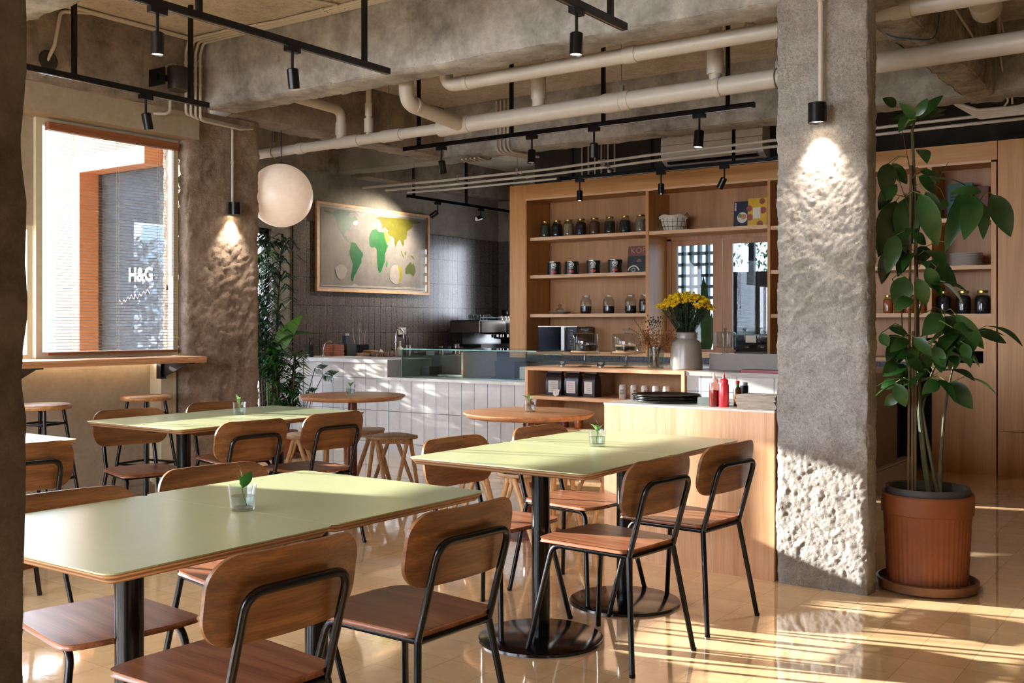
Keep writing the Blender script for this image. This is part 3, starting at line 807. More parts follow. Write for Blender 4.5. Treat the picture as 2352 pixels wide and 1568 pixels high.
for y0, y1, z, x0 in SH: cab('shelf', x0, 10.124, y0, y1, z-.036, z, M_CABE)
cab('bottom_board', 9.655, 10.12, 3.80, 6.624, .955, .992, M_CABE)
cab('bottom_board', 9.655, 10.12, 2.322, 3.80, .955, .992, M_CABE)
cab('lower_front', 9.655, 9.69, 1.80, 2.285, 1.06, 1.347, M_CAB); cab('lower_front', 9.655, 9.69, 1.80, 2.285, .0, .955, M_CAB)
cab('lower_front', 9.655, 9.69, 2.194, 2.285, .955, 1.06, M_CAB); cab('lower_front', 9.655, 9.69, 1.80, 1.864, .955, 1.06, M_CAB)
cab('dark_slot', 9.72, 9.73, 1.80, 2.285, .93, 1.08, plain('matt_black_slot', '#070707', .9, spec=.05))
t = thing('oak_wall_panelling', 'tall oak panelled doors at the right edge of the picture', 'cabinet', (9.655, .3, 0))
for (y0, y1) in ((.60, 1.748), (-.55, .595), (-1.7, -.555)):
    for z0, z1 in ((.0, .378), (.383, 2.86)):
        mb = MB(); mb.box(0, .35, y0-.3, y1-.3, z0, z1); part('door_panel', mb, M_CAB, t, smooth=0)
# glazed casement in the cabinet
M_DOORW = wood('casement_oak', '#8f6038', '#a57449', '#b28255', axis=2, rough=.45, scale=.6, contrast=.7)
mb = MB(); mb.box(10.06, 10.16, 5.035, 5.086, .992, 2.20); mb.box(10.06, 10.16, 3.803, 5.086, 2.18, 2.222); mb.box(10.06, 10.16, 3.803, 5.086, .97, .992)
o = struct('window_6', mb, M_DOORW, 'oak framed pair of glazed casements in the cabinet')
for (a, b_, g0, g1) in ((4.455, 5.035, 4.559, 4.975), (3.84, 4.450, 3.93, 4.346)):
    mb = MB(); mb.box(10.07, 10.105, a, g0, .995, 2.178); mb.box(10.07, 10.105, g1, b_, .995, 2.178); mb.box(10.07, 10.105, g0, g1, 2.125, 2.178); mb.box(10.07, 10.105, g0, g1, .995, 1.03)
    lf = part('casement_leaf', mb, M_DOORW, o, smooth=0)
    mb = MB(); mb.box(10.084, 10.09, g0-.005, g1+.005, 1.025, 2.13); part('glass_pane', mb, glass('blue_tinted_glass', '#d6e4ec', 0.0, .42), lf, smooth=0)
# garden seen through the casements
M_BLOCK = concrete('breeze_block', '#b3c0c6', '#9fadb4', '#c3ced3', 2, 0, .2, .9)
mb = MB()
for i in range(13):
    y = 5.50+.115*i; mb.box(12.5, 12.58, y, y+.035, -.12, 2.75)
for j in range(20): mb.box(12.5, 12.58, 5.50, 6.92, -.12+.145*j, -.12+.145*j+.04)
single('breeze_block_screen', mb, M_BLOCK, 'grey breeze block screen outside, seen through the left casement', 'screen', smooth=0)
mb = MB()
for j in range(46): mb.box(12.3, 12.33, 4.1, 5.48, -.12+.045*j, -.12+.045*j+.028)
mb.box(12.33, 12.37, 4.1, 5.48, -.12, 1.95); mb.box(12.25, 12.31, 5.00, 5.07, -.12, 2.75); mb.box(12.25, 12.31, 5.24, 5.28, -.12, 1.95)
single('slatted_garden_fence', mb, plain('dark_slats', '#3c4448', .5), 'dark slatted fence outside, seen through the right casement', 'fence', smooth=0)
random.seed(12)
mb = MB()
for i in range(1700):
    p = Vector((random.uniform(12.6, 13.6), random.uniform(4.2, 5.6), random.uniform(1.8, 3.6)))
    d = Vector((random.uniform(-1, 1), random.uniform(-1, 1), random.uniform(-1, .3))).normalized()*random.uniform(.06, .13)
    mb.leaf(p, p+d, .042, n=2, bend=.1)
t = thing('garden_tree', 'small leafy tree behind the slatted fence outside', 'tree', (13.1, 4.6, -.12))
for v_ in range(len(mb.v)): mb.v[v_] = (mb.v[v_][0]-13.1, mb.v[v_][1]-4.6, mb.v[v_][2]+.12)
part('foliage', mb, M_LEAF, t)
mb = MB(); mb.tube([(0, 0, 0), (.03, .02, 1.2), (-.05, .1, 2.2), (.1, -.1, 3.2)], [.05, .045, .03, .012], 8)
for k in range(9): mb.tube([(0, .05, 1.5+.15*k), (.35*math.sin(k*2.1), .45*math.cos(k*2.1), 2.1+.16*k)], [.015, .004], 5)
M_BARK = plain('bark', '#4b3c2c', .9, bumpy=.5); part('trunk', mb, M_BARK, t)
t = thing('banana_plant', 'broad leaved plant outside, seen through the left casement', 'plant', (11.6, 5.42, -.12))
for k, (tx, ty, tz, w) in enumerate(((-.1, .32, 1.95, .16), (.05, -.02, 2.0, .17), (.1, .18, 1.7, .15), (-.1, -.2, 1.55, .12))):
    mb = MB(); mb.tube([(0, 0, 0), (tx*.3, ty*.3, 1.0)], [.02, .01], 6); mb.leaf((tx*.3, ty*.3, .95), (tx, ty, tz), w, up=(1, 0, .2), bend=.05, n=8, fold=.12); part('leaf', mb, plain('pale_banana_leaf', '#7fa86a', .4, vary=.2), t)

# ================================================================ jars, tins, books on the shelves
M_GOLD = plain('brass_lid', '#a98b4e', .3, metal=1.0)
M_JARG = glass('jar_glass', '#eef2ee', .03, .9)
def contents(c1, c2): return (c1, c2)
CONT = {}
def cont_mat(name, a, b_, sc=60):
    if name in CONT: return CONT[name]
    m, t_, bs = nt(name); v = coords(t_, (1, 1, 1)); vo = N(t_, 'ShaderNodeTexVoronoi'); vo.inputs['Scale'].default_value = sc; LK(t_, v, vo.inputs['Vector'])
    LK(t_, ramp(t_, vo.outputs['Distance'], [(.0, b_), (.35, a), (.8, a)]), bs.inputs['Base Color']); bs.inputs['Roughness'].default_value = .6
    bump(t_, bs, vo.outputs['Distance'], .6, .005); CONT[name] = m; return m
def jar(x, y, z, h, r, fill, mat, label, group, lid=True, ball=False):
    t = thing('storage_jar', label, 'jar', (x, y, z), 0, group)
    mb = MB(); mb.lathe([(0, 0), (r*.86, 0), (r*.98, h*.06), (r, h*.16), (r, h*.62), (r*.93, h*.74), (r*.66, h*.85), (r*.64, h*.90)], seg=24)
    part('glass_body', mb, M_JARG, t)
    q = fill; mb = MB(); pr = [(0, h*.02), (r*.82, h*.02), (r*.93, h*.08), (r*.95, h*.17)]
    if q > .62: pr += [(r*.95, h*.62), (r*.87, h*min(q, .74))] if q <= .76 else [(r*.95, h*.62), (r*.87, h*.74), (r*.60, h*min(q, .84))]
    else: pr += [(r*.95, h*q)]
    pr += [(r*.3, pr[-1][1]+h*.02), (0, pr[-1][1]+h*.015)]
    mb.lathe(pr, seg=24); part('contents', mb, mat, t)
    mb = MB(); rr = r*.68
    mb.lathe([(rr, h*.895), (rr*1.04, h*.90), (rr*1.04, h*.985), (rr*.96, h), (0, h)], seg=24); part('lid', mb, M_GOLD if lid else M_JARG, t)
    return t
C_SEED = cont_mat('grey_seeds', '#4a443a', '#2a251e', 90); C_BLK = cont_mat('black_beans', '#17141a', '#0a080a', 60); C_OAT = cont_mat('pale_grains', '#a58f6c', '#6e5b41', 80)
C_PUR = cont_mat('purple_pods', '#2c1a24', '#110910', 50); C_STAR = cont_mat('star_anise', '#6e4129', '#331b10', 40); C_DK = cont_mat('dark_tea', '#26241e', '#100f0c', 110); C_MIX = cont_mat('white_flakes', '#8d8371', '#3a342b', 60)
C_COF = cont_mat('coffee_beans', '#2a1a12', '#0e0805', 70); C_RED = cont_mat('chilli', '#7a2015', '#2e0b07', 50); C_ORG = cont_mat('orange_preserve', '#c2631f', '#7b3410', 30)
J1 = [(6.526, C_SEED, 'grey seeds, at the left end'), (6.369, C_BLK, 'black beans, second from the left'), (6.215, C_OAT, 'pale oat coloured grains'), (6.052, C_PUR, 'dark purple pods'),
      (5.878, C_STAR, 'reddish star anise'), (5.685, C_DK, 'dark loose tea, third from the right'), (5.495, C_DK, 'dark loose tea, second from the right'), (5.305, C_MIX, 'white and dark flakes, at the right end')]
for i, (y, m, lb) in enumerate(J1): jar(9.88, y, 2.268, .195, .060, .80 if i in (1, 3, 4) else .74, m, 'top shelf glass jar of '+lb, 'jars on the top shelf')
for i, (y, lb) in enumerate(((5.989, 'leftmost of the row'), (5.699, 'in the middle of the row'), (5.427, 'right of the middle'), (5.255, 'partly hidden by the shelf divider'))):
    jar(9.88, y, 1.408, .205, .063, .40 if i < 3 else .72, C_COF, 'low shelf glass jar of coffee, '+lb, 'coffee jars on the low shelf', lid=False)
for i, (y, lb) in enumerate(((2.222, 'leftmost of three'), (2.058, 'middle of three'), (1.901, 'rightmost of three'))):
    jar(9.82, y, 1.383, .205, .063, .78, C_BLK, 'black filled jar with brass lid right of the tall plant, '+lb, 'dark jars behind the tall plant')
for i, (y, lb) in enumerate(((2.716, 'leftmost'), (2.618, 'second'), (2.522, 'third'), (2.427, 'last'))):
    jar(9.85, y, 1.391, .17, .045, .78, C_ORG, 'orange filled jar half hidden by plant leaves, '+lb+' of four from the pillar', 'orange jars behind the tall plant')
jar(9.86, 3.66, 1.391, .2, .055, .8, C_RED, 'jar of red chillies right beside the hacked pillar', 'jars by the pillar')
# tomato tins
M_TIN = plain('dark_green_label', '#16231a', .35); M_BADGE = plain('tin_white_print', '#d8d8cf', .5); M_TOM = plain('tomato_print', '#c23a30', .4, vary=.2); M_TINM = plain('tin_metal', '#b0aca4', .3, metal=1)
def arcpatch(r, a0, a1, z0, z1, n=8, th=.0008):
    mb = MB(); vs = []
    for i in range(n+1):
        a = a0+(a1-a0)*i/n
        for z in (z0, z1): vs.append(((r+th)*math.cos(a), (r+th)*math.sin(a), z))
    mb.add(vs, [(2*i, 2*i+2, 2*i+3, 2*i+1) for i in range(n)]); return mb
def disc_on_cyl(mb, r, a, z, w, h, inner=0.0, seg=20, th=.001):
    """ellipse (or ring) printed on a cylinder wall"""
    vs = []; fs = []
    for i in range(seg):
        q = 2*PI*i/seg
        for k in (inner, 1.0):
            aa = a+k*w*math.cos(q)/r; vs.append(((r+th)*math.cos(aa), (r+th)*math.sin(aa), z+k*h*math.sin(q)))
    for i in range(seg): j = (i+1) % seg; fs.append((2*i, 2*i+1, 2*j+1, 2*j))
    mb.add(vs, fs); return mb
def make_tin():
    t = thing('tomato_tin', 'tin', 'tin')
    r, h = .076, .150
    mb = MB(); mb.lathe([(0, .002), (r, 0), (r, .004), (r-.001, .005), (r-.001, h-.005), (r, h-.004), (r, h), (r-.004, h), (r-.005, h-.004), (0, h-.004)], seg=36); part('can', mb, M_TINM, t)
    mb = MB(); mb.lathe([(r, .006), (r, h-.006)], seg=36); part('label_band', mb, M_TIN, t)
    f = PI+R(28)
    mb = MB(); disc_on_cyl(mb, r, f, .110, .030, .026, .72); disc_on_cyl(mb, r, f, .112, .018, .012, .3)
    for k in range(5): mb.add(*_quad(r, f+(-.022+.0095*k)/r, .080, .007, .006))
    for k in range(6): mb.add(*_quad(r, f+(-.024+.0085*k)/r, .068, .006, .005))
    for k in range(7): mb.add(*_quad(r, f+R(62), .03+.012*k, .012, .006))
    part('white_print', mb, M_BADGE, t)
    mb = MB(); disc_on_cyl(mb, r, f-.013/r, .036, .017, .015, 0, 16, .0015); disc_on_cyl(mb, r, f+.012/r, .033, .017, .013, 0, 16, .0018); part('tomato_print', mb, M_TOM, t)
    return t
def _quad(r, a, z, w, h, th=.0012):
    d = w/2/r
    return ([((r+th)*math.cos(a-d), (r+th)*math.sin(a-d), z-h/2), ((r+th)*math.cos(a+d), (r+th)*math.sin(a+d), z-h/2), ((r+th)*math.cos(a+d), (r+th)*math.sin(a+d), z+h/2), ((r+th)*math.cos(a-d), (r+th)*math.sin(a-d), z+h/2)], [(0, 1, 2, 3)])
tn = make_tin(); tn.location = (9.86, 6.395, 1.844); tag(tn, 'dark green tomato tin at the left end of the middle shelf', 'tin', 'tomato tins on the middle shelf')
dup(tn, (9.86, 6.160, 1.844), 0, 'dark green tomato tin, second from the left on the middle shelf')
dup(tn, (9.86, 5.880, 1.844), 0, 'dark green tomato tin, third from the left on the middle shelf')
dup(tn, (9.86, 5.608, 1.844), 0, 'dark green tomato tin nearest the brown coffee book')
# books
def book(label, loc, w, h, d, cover, lean, group=None, rz=0):
    t = thing('book', label, 'book', loc, rz, group)
    mm = Matrix.Rotation(R(lean), 4, 'Y')
    mb = MB(); mb.box(0, .004, -w/2, w/2, 0, h); mb.box(d-.004, d, -w/2, w/2, 0, h); mb.box(0, d, w/2-.004, w/2, 0, h); a = part('cover', mb, cover, t, smooth=0)
    mb = MB(); mb.box(.004, d-.004, -w/2+.004, w/2-.004, .004, h-.004); b_ = part('pages', mb, plain('book_pages', '#d8cfbb', .8), t, smooth=0)
    for o in (a, b_): o.rotation_euler = (0, R(lean), 0)
    return t, a
M_KBR = plain('book_brown_cloth', '#6b4034', .6); M_KBLK = plain('book_black', '#15161a', .35); M_KBLUE = plain('book_dark_blue', '#22253a', .35); M_KYEL = plain('book_yellow', '#d3ab2c', .35); M_KTEAL = plain('book_teal', '#2f5f50', .5)
M_KPINK = plain('book_title_print', '#b57863', .5); M_CREAM = plain('cream_print', '#d8d2c0', .5); M_DONUT = plain('food_print_brown', '#8e4a2a', .5, vary=.3); M_GRN = plain('food_print_green', '#6f8f3a', .5); M_GREYP = plain('grey_print', '#8e8f96', .5)
t, c_ = book('brown and black coffee book titled KOPI on the middle shelf', (9.93, 5.362, 1.844), .275, .295, .035, M_KBR, 6)
mb = MB(); mb.box(-.0012, 0, -.1375, .1375, 0, .185); part('black_field', mb, M_KBLK, c_, smooth=0)
lettering('KOPI', .098, M_KPINK, c_, (-.002, 0.0, .243), (R(90), 0, R(-90)), extrude=.0004, bold=-.001)
mb = MB()
for k in range(3): mb.box(-.0025, -.0012, -.035+.008*k, .025-.006*k, .125+.012*k, .130+.012*k)
part('title_print', mb, M_KPINK, c_, smooth=0)
def ring_print(par, y, z, r, r0, mat, name, a0=0, a1=2*PI, x=-.0025, seg=24):
    mb = MB(); vs = []
    for i in range(seg+1):
        q = a0+(a1-a0)*i/seg
        for k in (r0, r): vs.append((x, y+k*math.cos(q), z+k*math.sin(q)))
    mb.add(vs, [(2*i, 2*i+1, 2*i+3, 2*i+2) for i in range(seg)]); return part(name, mb, mat, par, smooth=0)
ring_print(c_, .06, .01, .075, .062, M_CREAM, 'cup_print', R(15), R(165)); ring_print(c_, .06, .035, .027, .012, M_GREYP, 'cup_print')
t, c_ = book('dark blue cookbook with a plate of food, left of the yellow one', (9.86, 4.165, 2.258), .155, .270, .02, M_KBLUE, 5)
ring_print(c_, -.015, .105, .055, .0, M_CREAM, 'plate_print'); ring_print(c_, .01, .125, .022, 0, M_GRN, 'food_print', x=-.003); ring_print(c_, -.03, .115, .028, 0, plain('food_print_pink', '#b98472', .5), 'food_print', x=-.003)
mb = MB()
for k in range(6): mb.box(-.0025, -.001, .052, .070, .175+.014*k, .184+.014*k)
part('title_print', mb, M_CREAM, c_, smooth=0)
t, c_ = book('bright yellow cookbook with pictures of buns', (9.84, 3.985, 2.258), .200, .290, .025, M_KYEL, 4)
for (y, z, r) in ((.085, .19, .032), (-.05, .255, .030), (-.06, .165, .034), (.075, .10, .033), (-.03, .03, .033)): ring_print(c_, y, z, r, 0, M_DONUT, 'bun_print')
mb = MB(); mb.box(-.0035, -.003, -.035, .045, .085, .195); part('title_card', mb, M_CREAM, c_, smooth=0)
t, c_ = book('teal book with dark lettering on the top right shelf', (9.90, 2.11, 2.221), .21, .335, .03, M_KTEAL, 5)
mb = MB()
for k in range(3): mb.box(-.002, -.001, -.08, .08, .235-.03*k, .250-.03*k)
part('title_print', mb, M_KBLK, c_, smooth=0)
t, c_ = book('small brown book behind the teal book', (9.99, 1.965, 2.221), .15, .305, .03, M_KBR, 4)
# wire basket with cloth
t = thing('wire_basket', 'wire basket lined with white cloth on the top shelf', 'basket', (9.87, 4.915, 2.258))
mb = MB()
rz_ = [(.105, .004), (.120, .05), (.132, .10), (.142, .145)]
for r, z in rz_: mb.tube([(r*math.cos(2*PI*k/24), r*math.sin(2*PI*k/24), z) for k in range(25)], .0022, 5, cap=False)
for k in range(16):
    a = 2*PI*k/16; mb.tube([(r*math.cos(a), r*math.sin(a), z) for r, z in rz_], .0016, 5)
part('wire_frame', mb, M_BLACK, t)
for s_ in (1, -1):
    mb = MB(); mb.tube([(.03*math.cos(q)*1.0, s_*(.142+.018*math.sin(q)), .145+.045*math.sin(q)) for q in [PI*k/8 for k in range(9)]], .003, 6); part('handle', mb, M_BLACK, t)
mb = MB(); vs = []; prof = [(.098, .008), (.114, .05), (.126, .10), (.139, .150), (.146, .168), (.152, .160), (.150, .132)]
sg = 48
for i in range(len(prof)):
    for k in range(sg):
        a = 2*PI*k/sg; w_ = 1+.02*math.sin(a*9)*(i/6)+.01*math.sin(a*17); r, z = prof[i]; vs.append((r*w_*math.cos(a), r*w_*math.sin(a), z+.006*math.sin(a*5)*(i > 3)))
fs = [(i*sg+k, i*sg+(k+1) % sg, (i+1)*sg+(k+1) % sg, (i+1)*sg+k) for i in range(len(prof)-1) for k in range(sg)]+[tuple(range(sg))]
mb.add(vs, fs); part('cloth_liner', mb, plain('white_cloth', '#cfc5b4', .9, bumpy=.3), t)
mb = MB(); mb.tube([(-.04, -.155, .145), (-.045, -.165, .08), (-.04, -.17, .01)], .002, 5); part('tie_string', mb, plain('white_cloth', '#cfc5b4', .9), t)
# glass dome on a plate
M_STONE = plain('stoneware', '#8a8276', .45, vary=.12)
t = thing('serving_plate', 'stoneware plate at the left end of the low shelf', 'plate', (9.88, 6.33, 1.408))
mb = MB(); mb.lathe([(0, .0), (.075, .0), (.125, .022), (.128, .026), (.11, .020), (0, .010)], seg=36); part('plate', mb, M_STONE, t)
mb = MB(); mb.lathe([(.045, .0), (.052, .02), (.045, .045), (.02, .058), (.016, .068), (.026, .080), (.016, .094), (.008, .104), (0, .108)], seg=24)
single('cake_bell', mb, M_JARG, 'small clear glass bell resting on the stoneware plate', 'bell', (9.88, 6.33, 1.420))
# plates stack
M_PLATE = plain('white_plate', '#cfc8bd', .3)
mb0 = MB(); mb0.lathe([(0, .0), (.085, .0), (.138, .0125), (.140, .0145), (.12, .009), (0, .004)], seg=40)
p0_ = None
for k in range(9):
    lb = ('lowest' if k == 0 else 'topmost' if k == 8 else ('second', 'third', 'fourth', 'fifth', 'sixth', 'seventh', 'eighth')[k-1]+' up')+' in the stack of white plates right of the tall plant'
    if p0_ is None: p0_ = single('dinner_plate', mb0, M_PLATE, lb, 'plate', (9.85, 2.042, 1.804), group='white plates in a stack')
    else: o = p0_.copy(); COL.objects.link(o); o.location = (9.85+.002*math.sin(k*2.), 2.042+.002*math.cos(k*3.), 1.804+.0125*k); o['label'] = lb
# microwave
t = thing('microwave', 'black microwave with steel handle at the bottom of the cabinet', 'microwave', (9.72, 6.27, .992))
mb = MB(); mb.box(.012, .34, -.265, .245, .012, .275); part('body', mb, plain('microwave_grey', '#5b5650', .4), t, smooth=0)
mb = MB(); mb.box(0, .014, -.06, .245, .014, .272); part('door', mb, plain('black_glass', '#060607', .12, spec=.06), t, smooth=0)
mb = MB(); mb.box(0, .014, -.265, -.128, .014, .272); cp = part('control_panel', mb, plain('black_glass2', '#101013', .2), t, smooth=0)
mb = MB()
for i in range(7): mb.box(-.002, 0, -.21, -.175, .05+.03*i, .058+.03*i)
part('button', mb, M_GREYP, cp, smooth=0)
mb = MB(); mb.box(-.028, -.014, -.118, -.075, .02, .265); mb.box(-.015, .0, -.115, -.08, .02, .05); mb.box(-.015, 0, -.115, -.08, .235, .265); part('handle', mb, M_STEEL, t, smooth=0)
mb = MB(); mb.box(-.001, .016, -.125, -.06, .014, .272); part('steel_trim', mb, M_STEEL, t, smooth=0)
mb = MB(); mb.box(-.003, .02, -.268, .248, .272, .280); part('steel_trim', mb, M_STEEL, t, smooth=0)
for sx, sy in ((.03, -.24), (.03, .22), (.31, -.24), (.31, .22)):
    mb = MB(); mb.cyl((sx, sy, 0), (sx, sy, .013), .012); part('foot', mb, M_BLACK, t)
# back worktop under the cabinet
t = thing('back_worktop', 'steel topped work counter running under the oak cabinet', 'counter', (9.35, 4.5, 0))
mb = MB(); mb.box(-.26, .28, -1.95, 2.13, .0, .86); part('base', mb, plain('dark_cupboard', '#33302e', .5), t, smooth=0)
mb = MB(); mb.box(-.28, .29, -1.97, 2.15, .86, .895); part('steel_top', mb, M_STEEL, t, smooth=0)
mb = MB(); mb.box(9.642, 9.652, 2.33, 6.62, .896, .954); struct('wall_right_tiles', mb, tile_mat('navy_tile', '#2e3138', '#282b33', '#14151a', .1, .2, (1, 2), (2.33, .8), .003, .25))

# ================================================================ tiled coffee bar
M_SLAB = plain('white_terrazzo_slab', '#c2c0bd', .35)
t = thing('tiled_coffee_bar', 'long coffee bar faced with white rectangular tiles', 'bar counter', (7.72, 5.3, 0))
def bar(name, x0, x1, y0, y1, z0, z1, mat, lab=None):
    mb = MB(); mb.box(x0, x1, y0, y1, z0, z1); o = part(name, mb, mat, t, smooth=0, label=lab)
    o.location = (-7.72, -5.3, 0); return o
bar('tiled_front', 7.72, 8.38, 5.305, 8.53, 0, .740, M_BARTILE)
bar('tiled_front', 7.72, 8.38, 6.99, 8.53, .740, .905, M_BARTILE2)
bar('tiled_front', 7.72, 8.38, 2.43, 3.725, 0, .878, M_BARTILE2)
bar('stone_slab', 7.705, 8.39, 5.305, 7.00, .740, .768, M_SLAB)
bar('stone_slab', 7.705, 8.39, 6.965, 8.53, .905, .940, M_SLAB)
bar('stone_slab', 7.705, 8.39, 6.965, 7.00, .768, .905, M_SLAB)
bar('stone_slab', 7.70, 8.39, 2.42, 3.727, .878, .911, plain('grey_stone_slab', '#9d958a', .4))
bar('end_side', 8.38, 9.08, 2.43, 2.47, .14, .90, plain('grey_laminate', '#77726c', .35))
bar('end_plinth', 8.38, 9.40, 2.40, 2.47, .0, .14, M_BARTILE)
bar('end_top', 8.39, 9.08, 2.42, 3.0, .90, .93, M_SLAB)
# oak shelf unit on the front of the bar
t = thing('oak_shelf_unit', 'low open oak shelf unit set into the front of the coffee bar', 'shelf', (7.70, 4.515, 0))
def shu(name, x0, x1, y0, y1, z0, z1, mat):
    mb = MB(); mb.box(x0, x1, y0, y1, z0, z1); return part(name, mb, mat, t, smooth=0)
M_PALEO = wood('pale_oak_level', '#b88761', '#cf9f77', '#dbb089', axis=1, rough=.45, scale=.6, contrast=.5)
M_PALEOV = wood('pale_oak_upright', '#b88761', '#cf9f77', '#dbb089', axis=2, rough=.45, scale=.6, contrast=.5)
shu('top_board', -.01, .66, -.785, .785, .883, .913, M_PALEO)
shu('side_panel', -.01, .64, -.785, -.755, 0, .883, M_PALEOV); shu('side_panel', -.01, .64, .755, .785, 0, .883, M_PALEOV)
shu('shelf', .0, .019+.0, -.755, .755, .625, .655, M_PALEO) if False else None
shu('shelf', .0, .60, -.755, .755, .625, .655, M_PALEO); shu('shelf', .0, .60, -.755, .755, .345, .372, M_PALEO); shu('bottom_board', .0, .60, -.755, .755, .05, .08, M_PALEO)
shu('back_panel', .60, .62, -.755, .755, .0, .883, M_CABB)
for ob in t.children: ob.location = (0, 0, 0)
# coffee bags
M_BAG = plain('black_foil_bag', '#0d0c0d', .28, spec=.6, bumpy=.25, bscale=30); M_BAGL = plain('bag_label', '#c9bdb4', .6)
def make_bag():
    t = thing('coffee_bag', 'bag', 'bag')
    mb = MB(); w, d = .075, .042
    vs = []
    for (z, ww, dd) in ((0, w, d), (.10, w*1.02, d*1.02), (.17, w*.98, d*.8), (.205, w*.93, d*.30), (.222, w*.93, .006), (.238, w*.93, .005)):
        vs += [(-dd, -ww, z), (dd, -ww, z), (dd, ww, z), (-dd, ww, z)]
    fs = [(0, 3, 2, 1), (20, 21, 22, 23)]
    for i in range(5):
        for k in range(4): fs.append((i*4+k, i*4+(k+1) % 4, i*4+4+(k+1) % 4, i*4+4+k))
    mb.add(vs, fs); part('pouch', mb, M_BAG, t, smooth=30)
    mb = MB(); mb.box(-.0125, -.005, -w*.95, w*.95, .206, .216); part('tin_tie', mb, plain('grey_tie', '#77706a', .4), t, smooth=0)
    mb = MB(); mb.box(-.0455, -.0430, -.048, .048, .028, .135); lb = part('label_card', mb, M_BAGL, t, smooth=0)
    mb = MB()
    for k, (a, b_) in enumerate(((-.02, .02), (-.035, .035), (-.03, .03), (-.035, .02), (-.035, .03))): mb.box(-.0462, -.0455, a, b_, .112-.018*k, .116-.018*k)
    part('label_print', mb, M_GREYP, lb, smooth=0)
    return t
bg = make_bag(); bg.location = (7.86, 5.085, .655); bg.rotation_euler = (0, 0, R(8)); tag(bg, 'black coffee bag on the shelf unit, leftmost of three', 'bag', 'coffee bags on the shelf unit')
dup(bg, (7.86, 4.89, .655), R(-4), 'black coffee bag on the shelf unit, middle of three'); dup(bg, (7.86, 4.705, .655), R(-14), 'black coffee bag on the shelf unit, rightmost of three')
# drink cans
M_CAN = plain('pale_can', '#a89e92', .35, vary=.1); M_CANP = plain('black_can_print', '#1a1816', .5)
def make_can():
    t = thing('drink_can', 'can', 'can'); r, h = .033, .122
    mb = MB(); mb.lathe([(0, .004), (.022, .0), (.026, .0), (r, .010), (r, h-.016), (.027, h-.003), (.027, h), (.024, h), (.023, h-.005), (0, h-.005)], seg=28); part('body', mb, M_CAN, t)
    mb = MB(); f = PI+R(18)
    for (a, z) in ((-.012, .074), (.009, .074), (-.012, .050), (.009, .050)): disc_on_cyl(mb, r, f+a/r, z, .0085, .0095, .5, 14)
    part('print', mb, M_CANP, t)
    return t
cn = make_can(); cn.location = (7.80, 4.36, .655); tag(cn, 'pale drink can, leftmost of five on the shelf unit', 'can', 'drink cans on the shelf unit')
for y, w_ in ((4.252, 'second'), (4.15, 'middle'), (4.045, 'fourth'), (3.945, 'rightmost')): dup(cn, (7.80, y, .655), R(7*y), 'pale drink can, '+w_+' of five on the shelf unit, above the tray stack')
def sign_card(label, loc, w, h, mat, matp, rz, lean=18):
    t = thing('price_card', label, 'card', loc, rz)
    mb = MB(); mb.box(-.002, .002, -w/2, w/2, .012, .012+h); c_ = part('card', mb, mat, t, smooth=0); c_.rotation_euler = (0, R(lean), 0)
    mb = MB()
    for k, a in enumerate((.7, .55, .2)): mb.box(-.003, -.002, -w/2*a, w/2*a, .012+h*.72-k*h*.24, .012+h*.80-k*h*.24)
    part('print', mb, matp, c_, smooth=0)
    mb = MB(); mb.box(-.004, .020, -.012, .012, 0, .014); part('clip', mb, M_WHITEP, t, smooth=0)
    return t
sign_card('dark price card left of the first cake stand', (7.86, 5.02, .913), .072, .042, M_KBLK, M_CREAM, R(-8))
sign_card('dark price card left of the second cake stand', (7.86, 4.62, .913), .072, .042, M_KBLK, M_CREAM, R(0))
sign_card('pale price card in front of the coffee bags', (7.745, 5.01, .655), .068, .05, M_BAGL, M_GREYP, R(-10))
# jars on the lower shelf
for i, y in enumerate((4.99, 4.84, 4.45)):
    jar(7.86, y, .372, .11, .042, .7, C_RED if i != 1 else C_ORG, ('small jar under the coffee bags, left one', 'small jar under the coffee bags, right one', 'small jar on the lower shelf near the counter box')[i], 'small jars on the lower shelf')
# cake stands
def cake_stand(loc, label):
    t = thing('cake_stand', label, 'cake stand', loc)
    mb = MB(); mb.lathe([(0, .0), (.062, .0), (.064, .004), (.02, .012), (.014, .03), (.014, .105), (.03, .112), (.138, .116), (.142, .122), (.138, .126), (0, .124)], seg=40); part('pedestal', mb, M_JARG, t)
    mb = MB(); mb.lathe([(0, .1265), (.126, .1265), (.128, .132), (.126, .140), (0, .140)], seg=40); part('wooden_disc', mb, M_PALEO, t)
    mb = MB(); mb.lathe([(.124, .141), (.125, .143), (.125, .285), (.118, .296), (.03, .302), (.012, .306), (.012, .322), (.034, .324), (.036, .340), (.034, .342), (0, .342)], seg=44); dm = part('glass_dome', mb, M_JARG, t)
    return t
cake_stand((8.03, 4.88, .913), 'glass cake stand with a chocolate cake, left of the two')
cake_stand((8.08, 4.48, .913), 'glass cake stand with a layered cream cake, right of the two')
random.seed(3)
mb = MB(); vs = []
def lump(mb, r, h, c, seed, wedge=(0, 2*PI), amp=.006):
    sg = 40; prof = [(0, 0), (r, 0), (r*1.01, h*.5), (r, h), (0, h)]
    vs = []
    for i, (rr, z) in enumerate(prof):
        for k in range(sg+1):
            a = wedge[0]+(wedge[1]-wedge[0])*k/sg; q = Vector((rr*math.cos(a), rr*math.sin(a), z)); nn = noise.noise((q+Vector((seed, 0, 0)))*45)
            vs.append((c[0]+q.x*(1+nn*amp/r), c[1]+q.y*(1+nn*amp/r), c[2]+z+nn*amp*(z > 0)))
    n = sg+1
    mb.add(vs, [(i*n+k, i*n+k+1, (i+1)*n+k+1, (i+1)*n+k) for i in range(4) for k in range(sg)]+[(0, n, 2*n, 3*n, 4*n), tuple(i*n+sg for i in range(5))[::-1]])
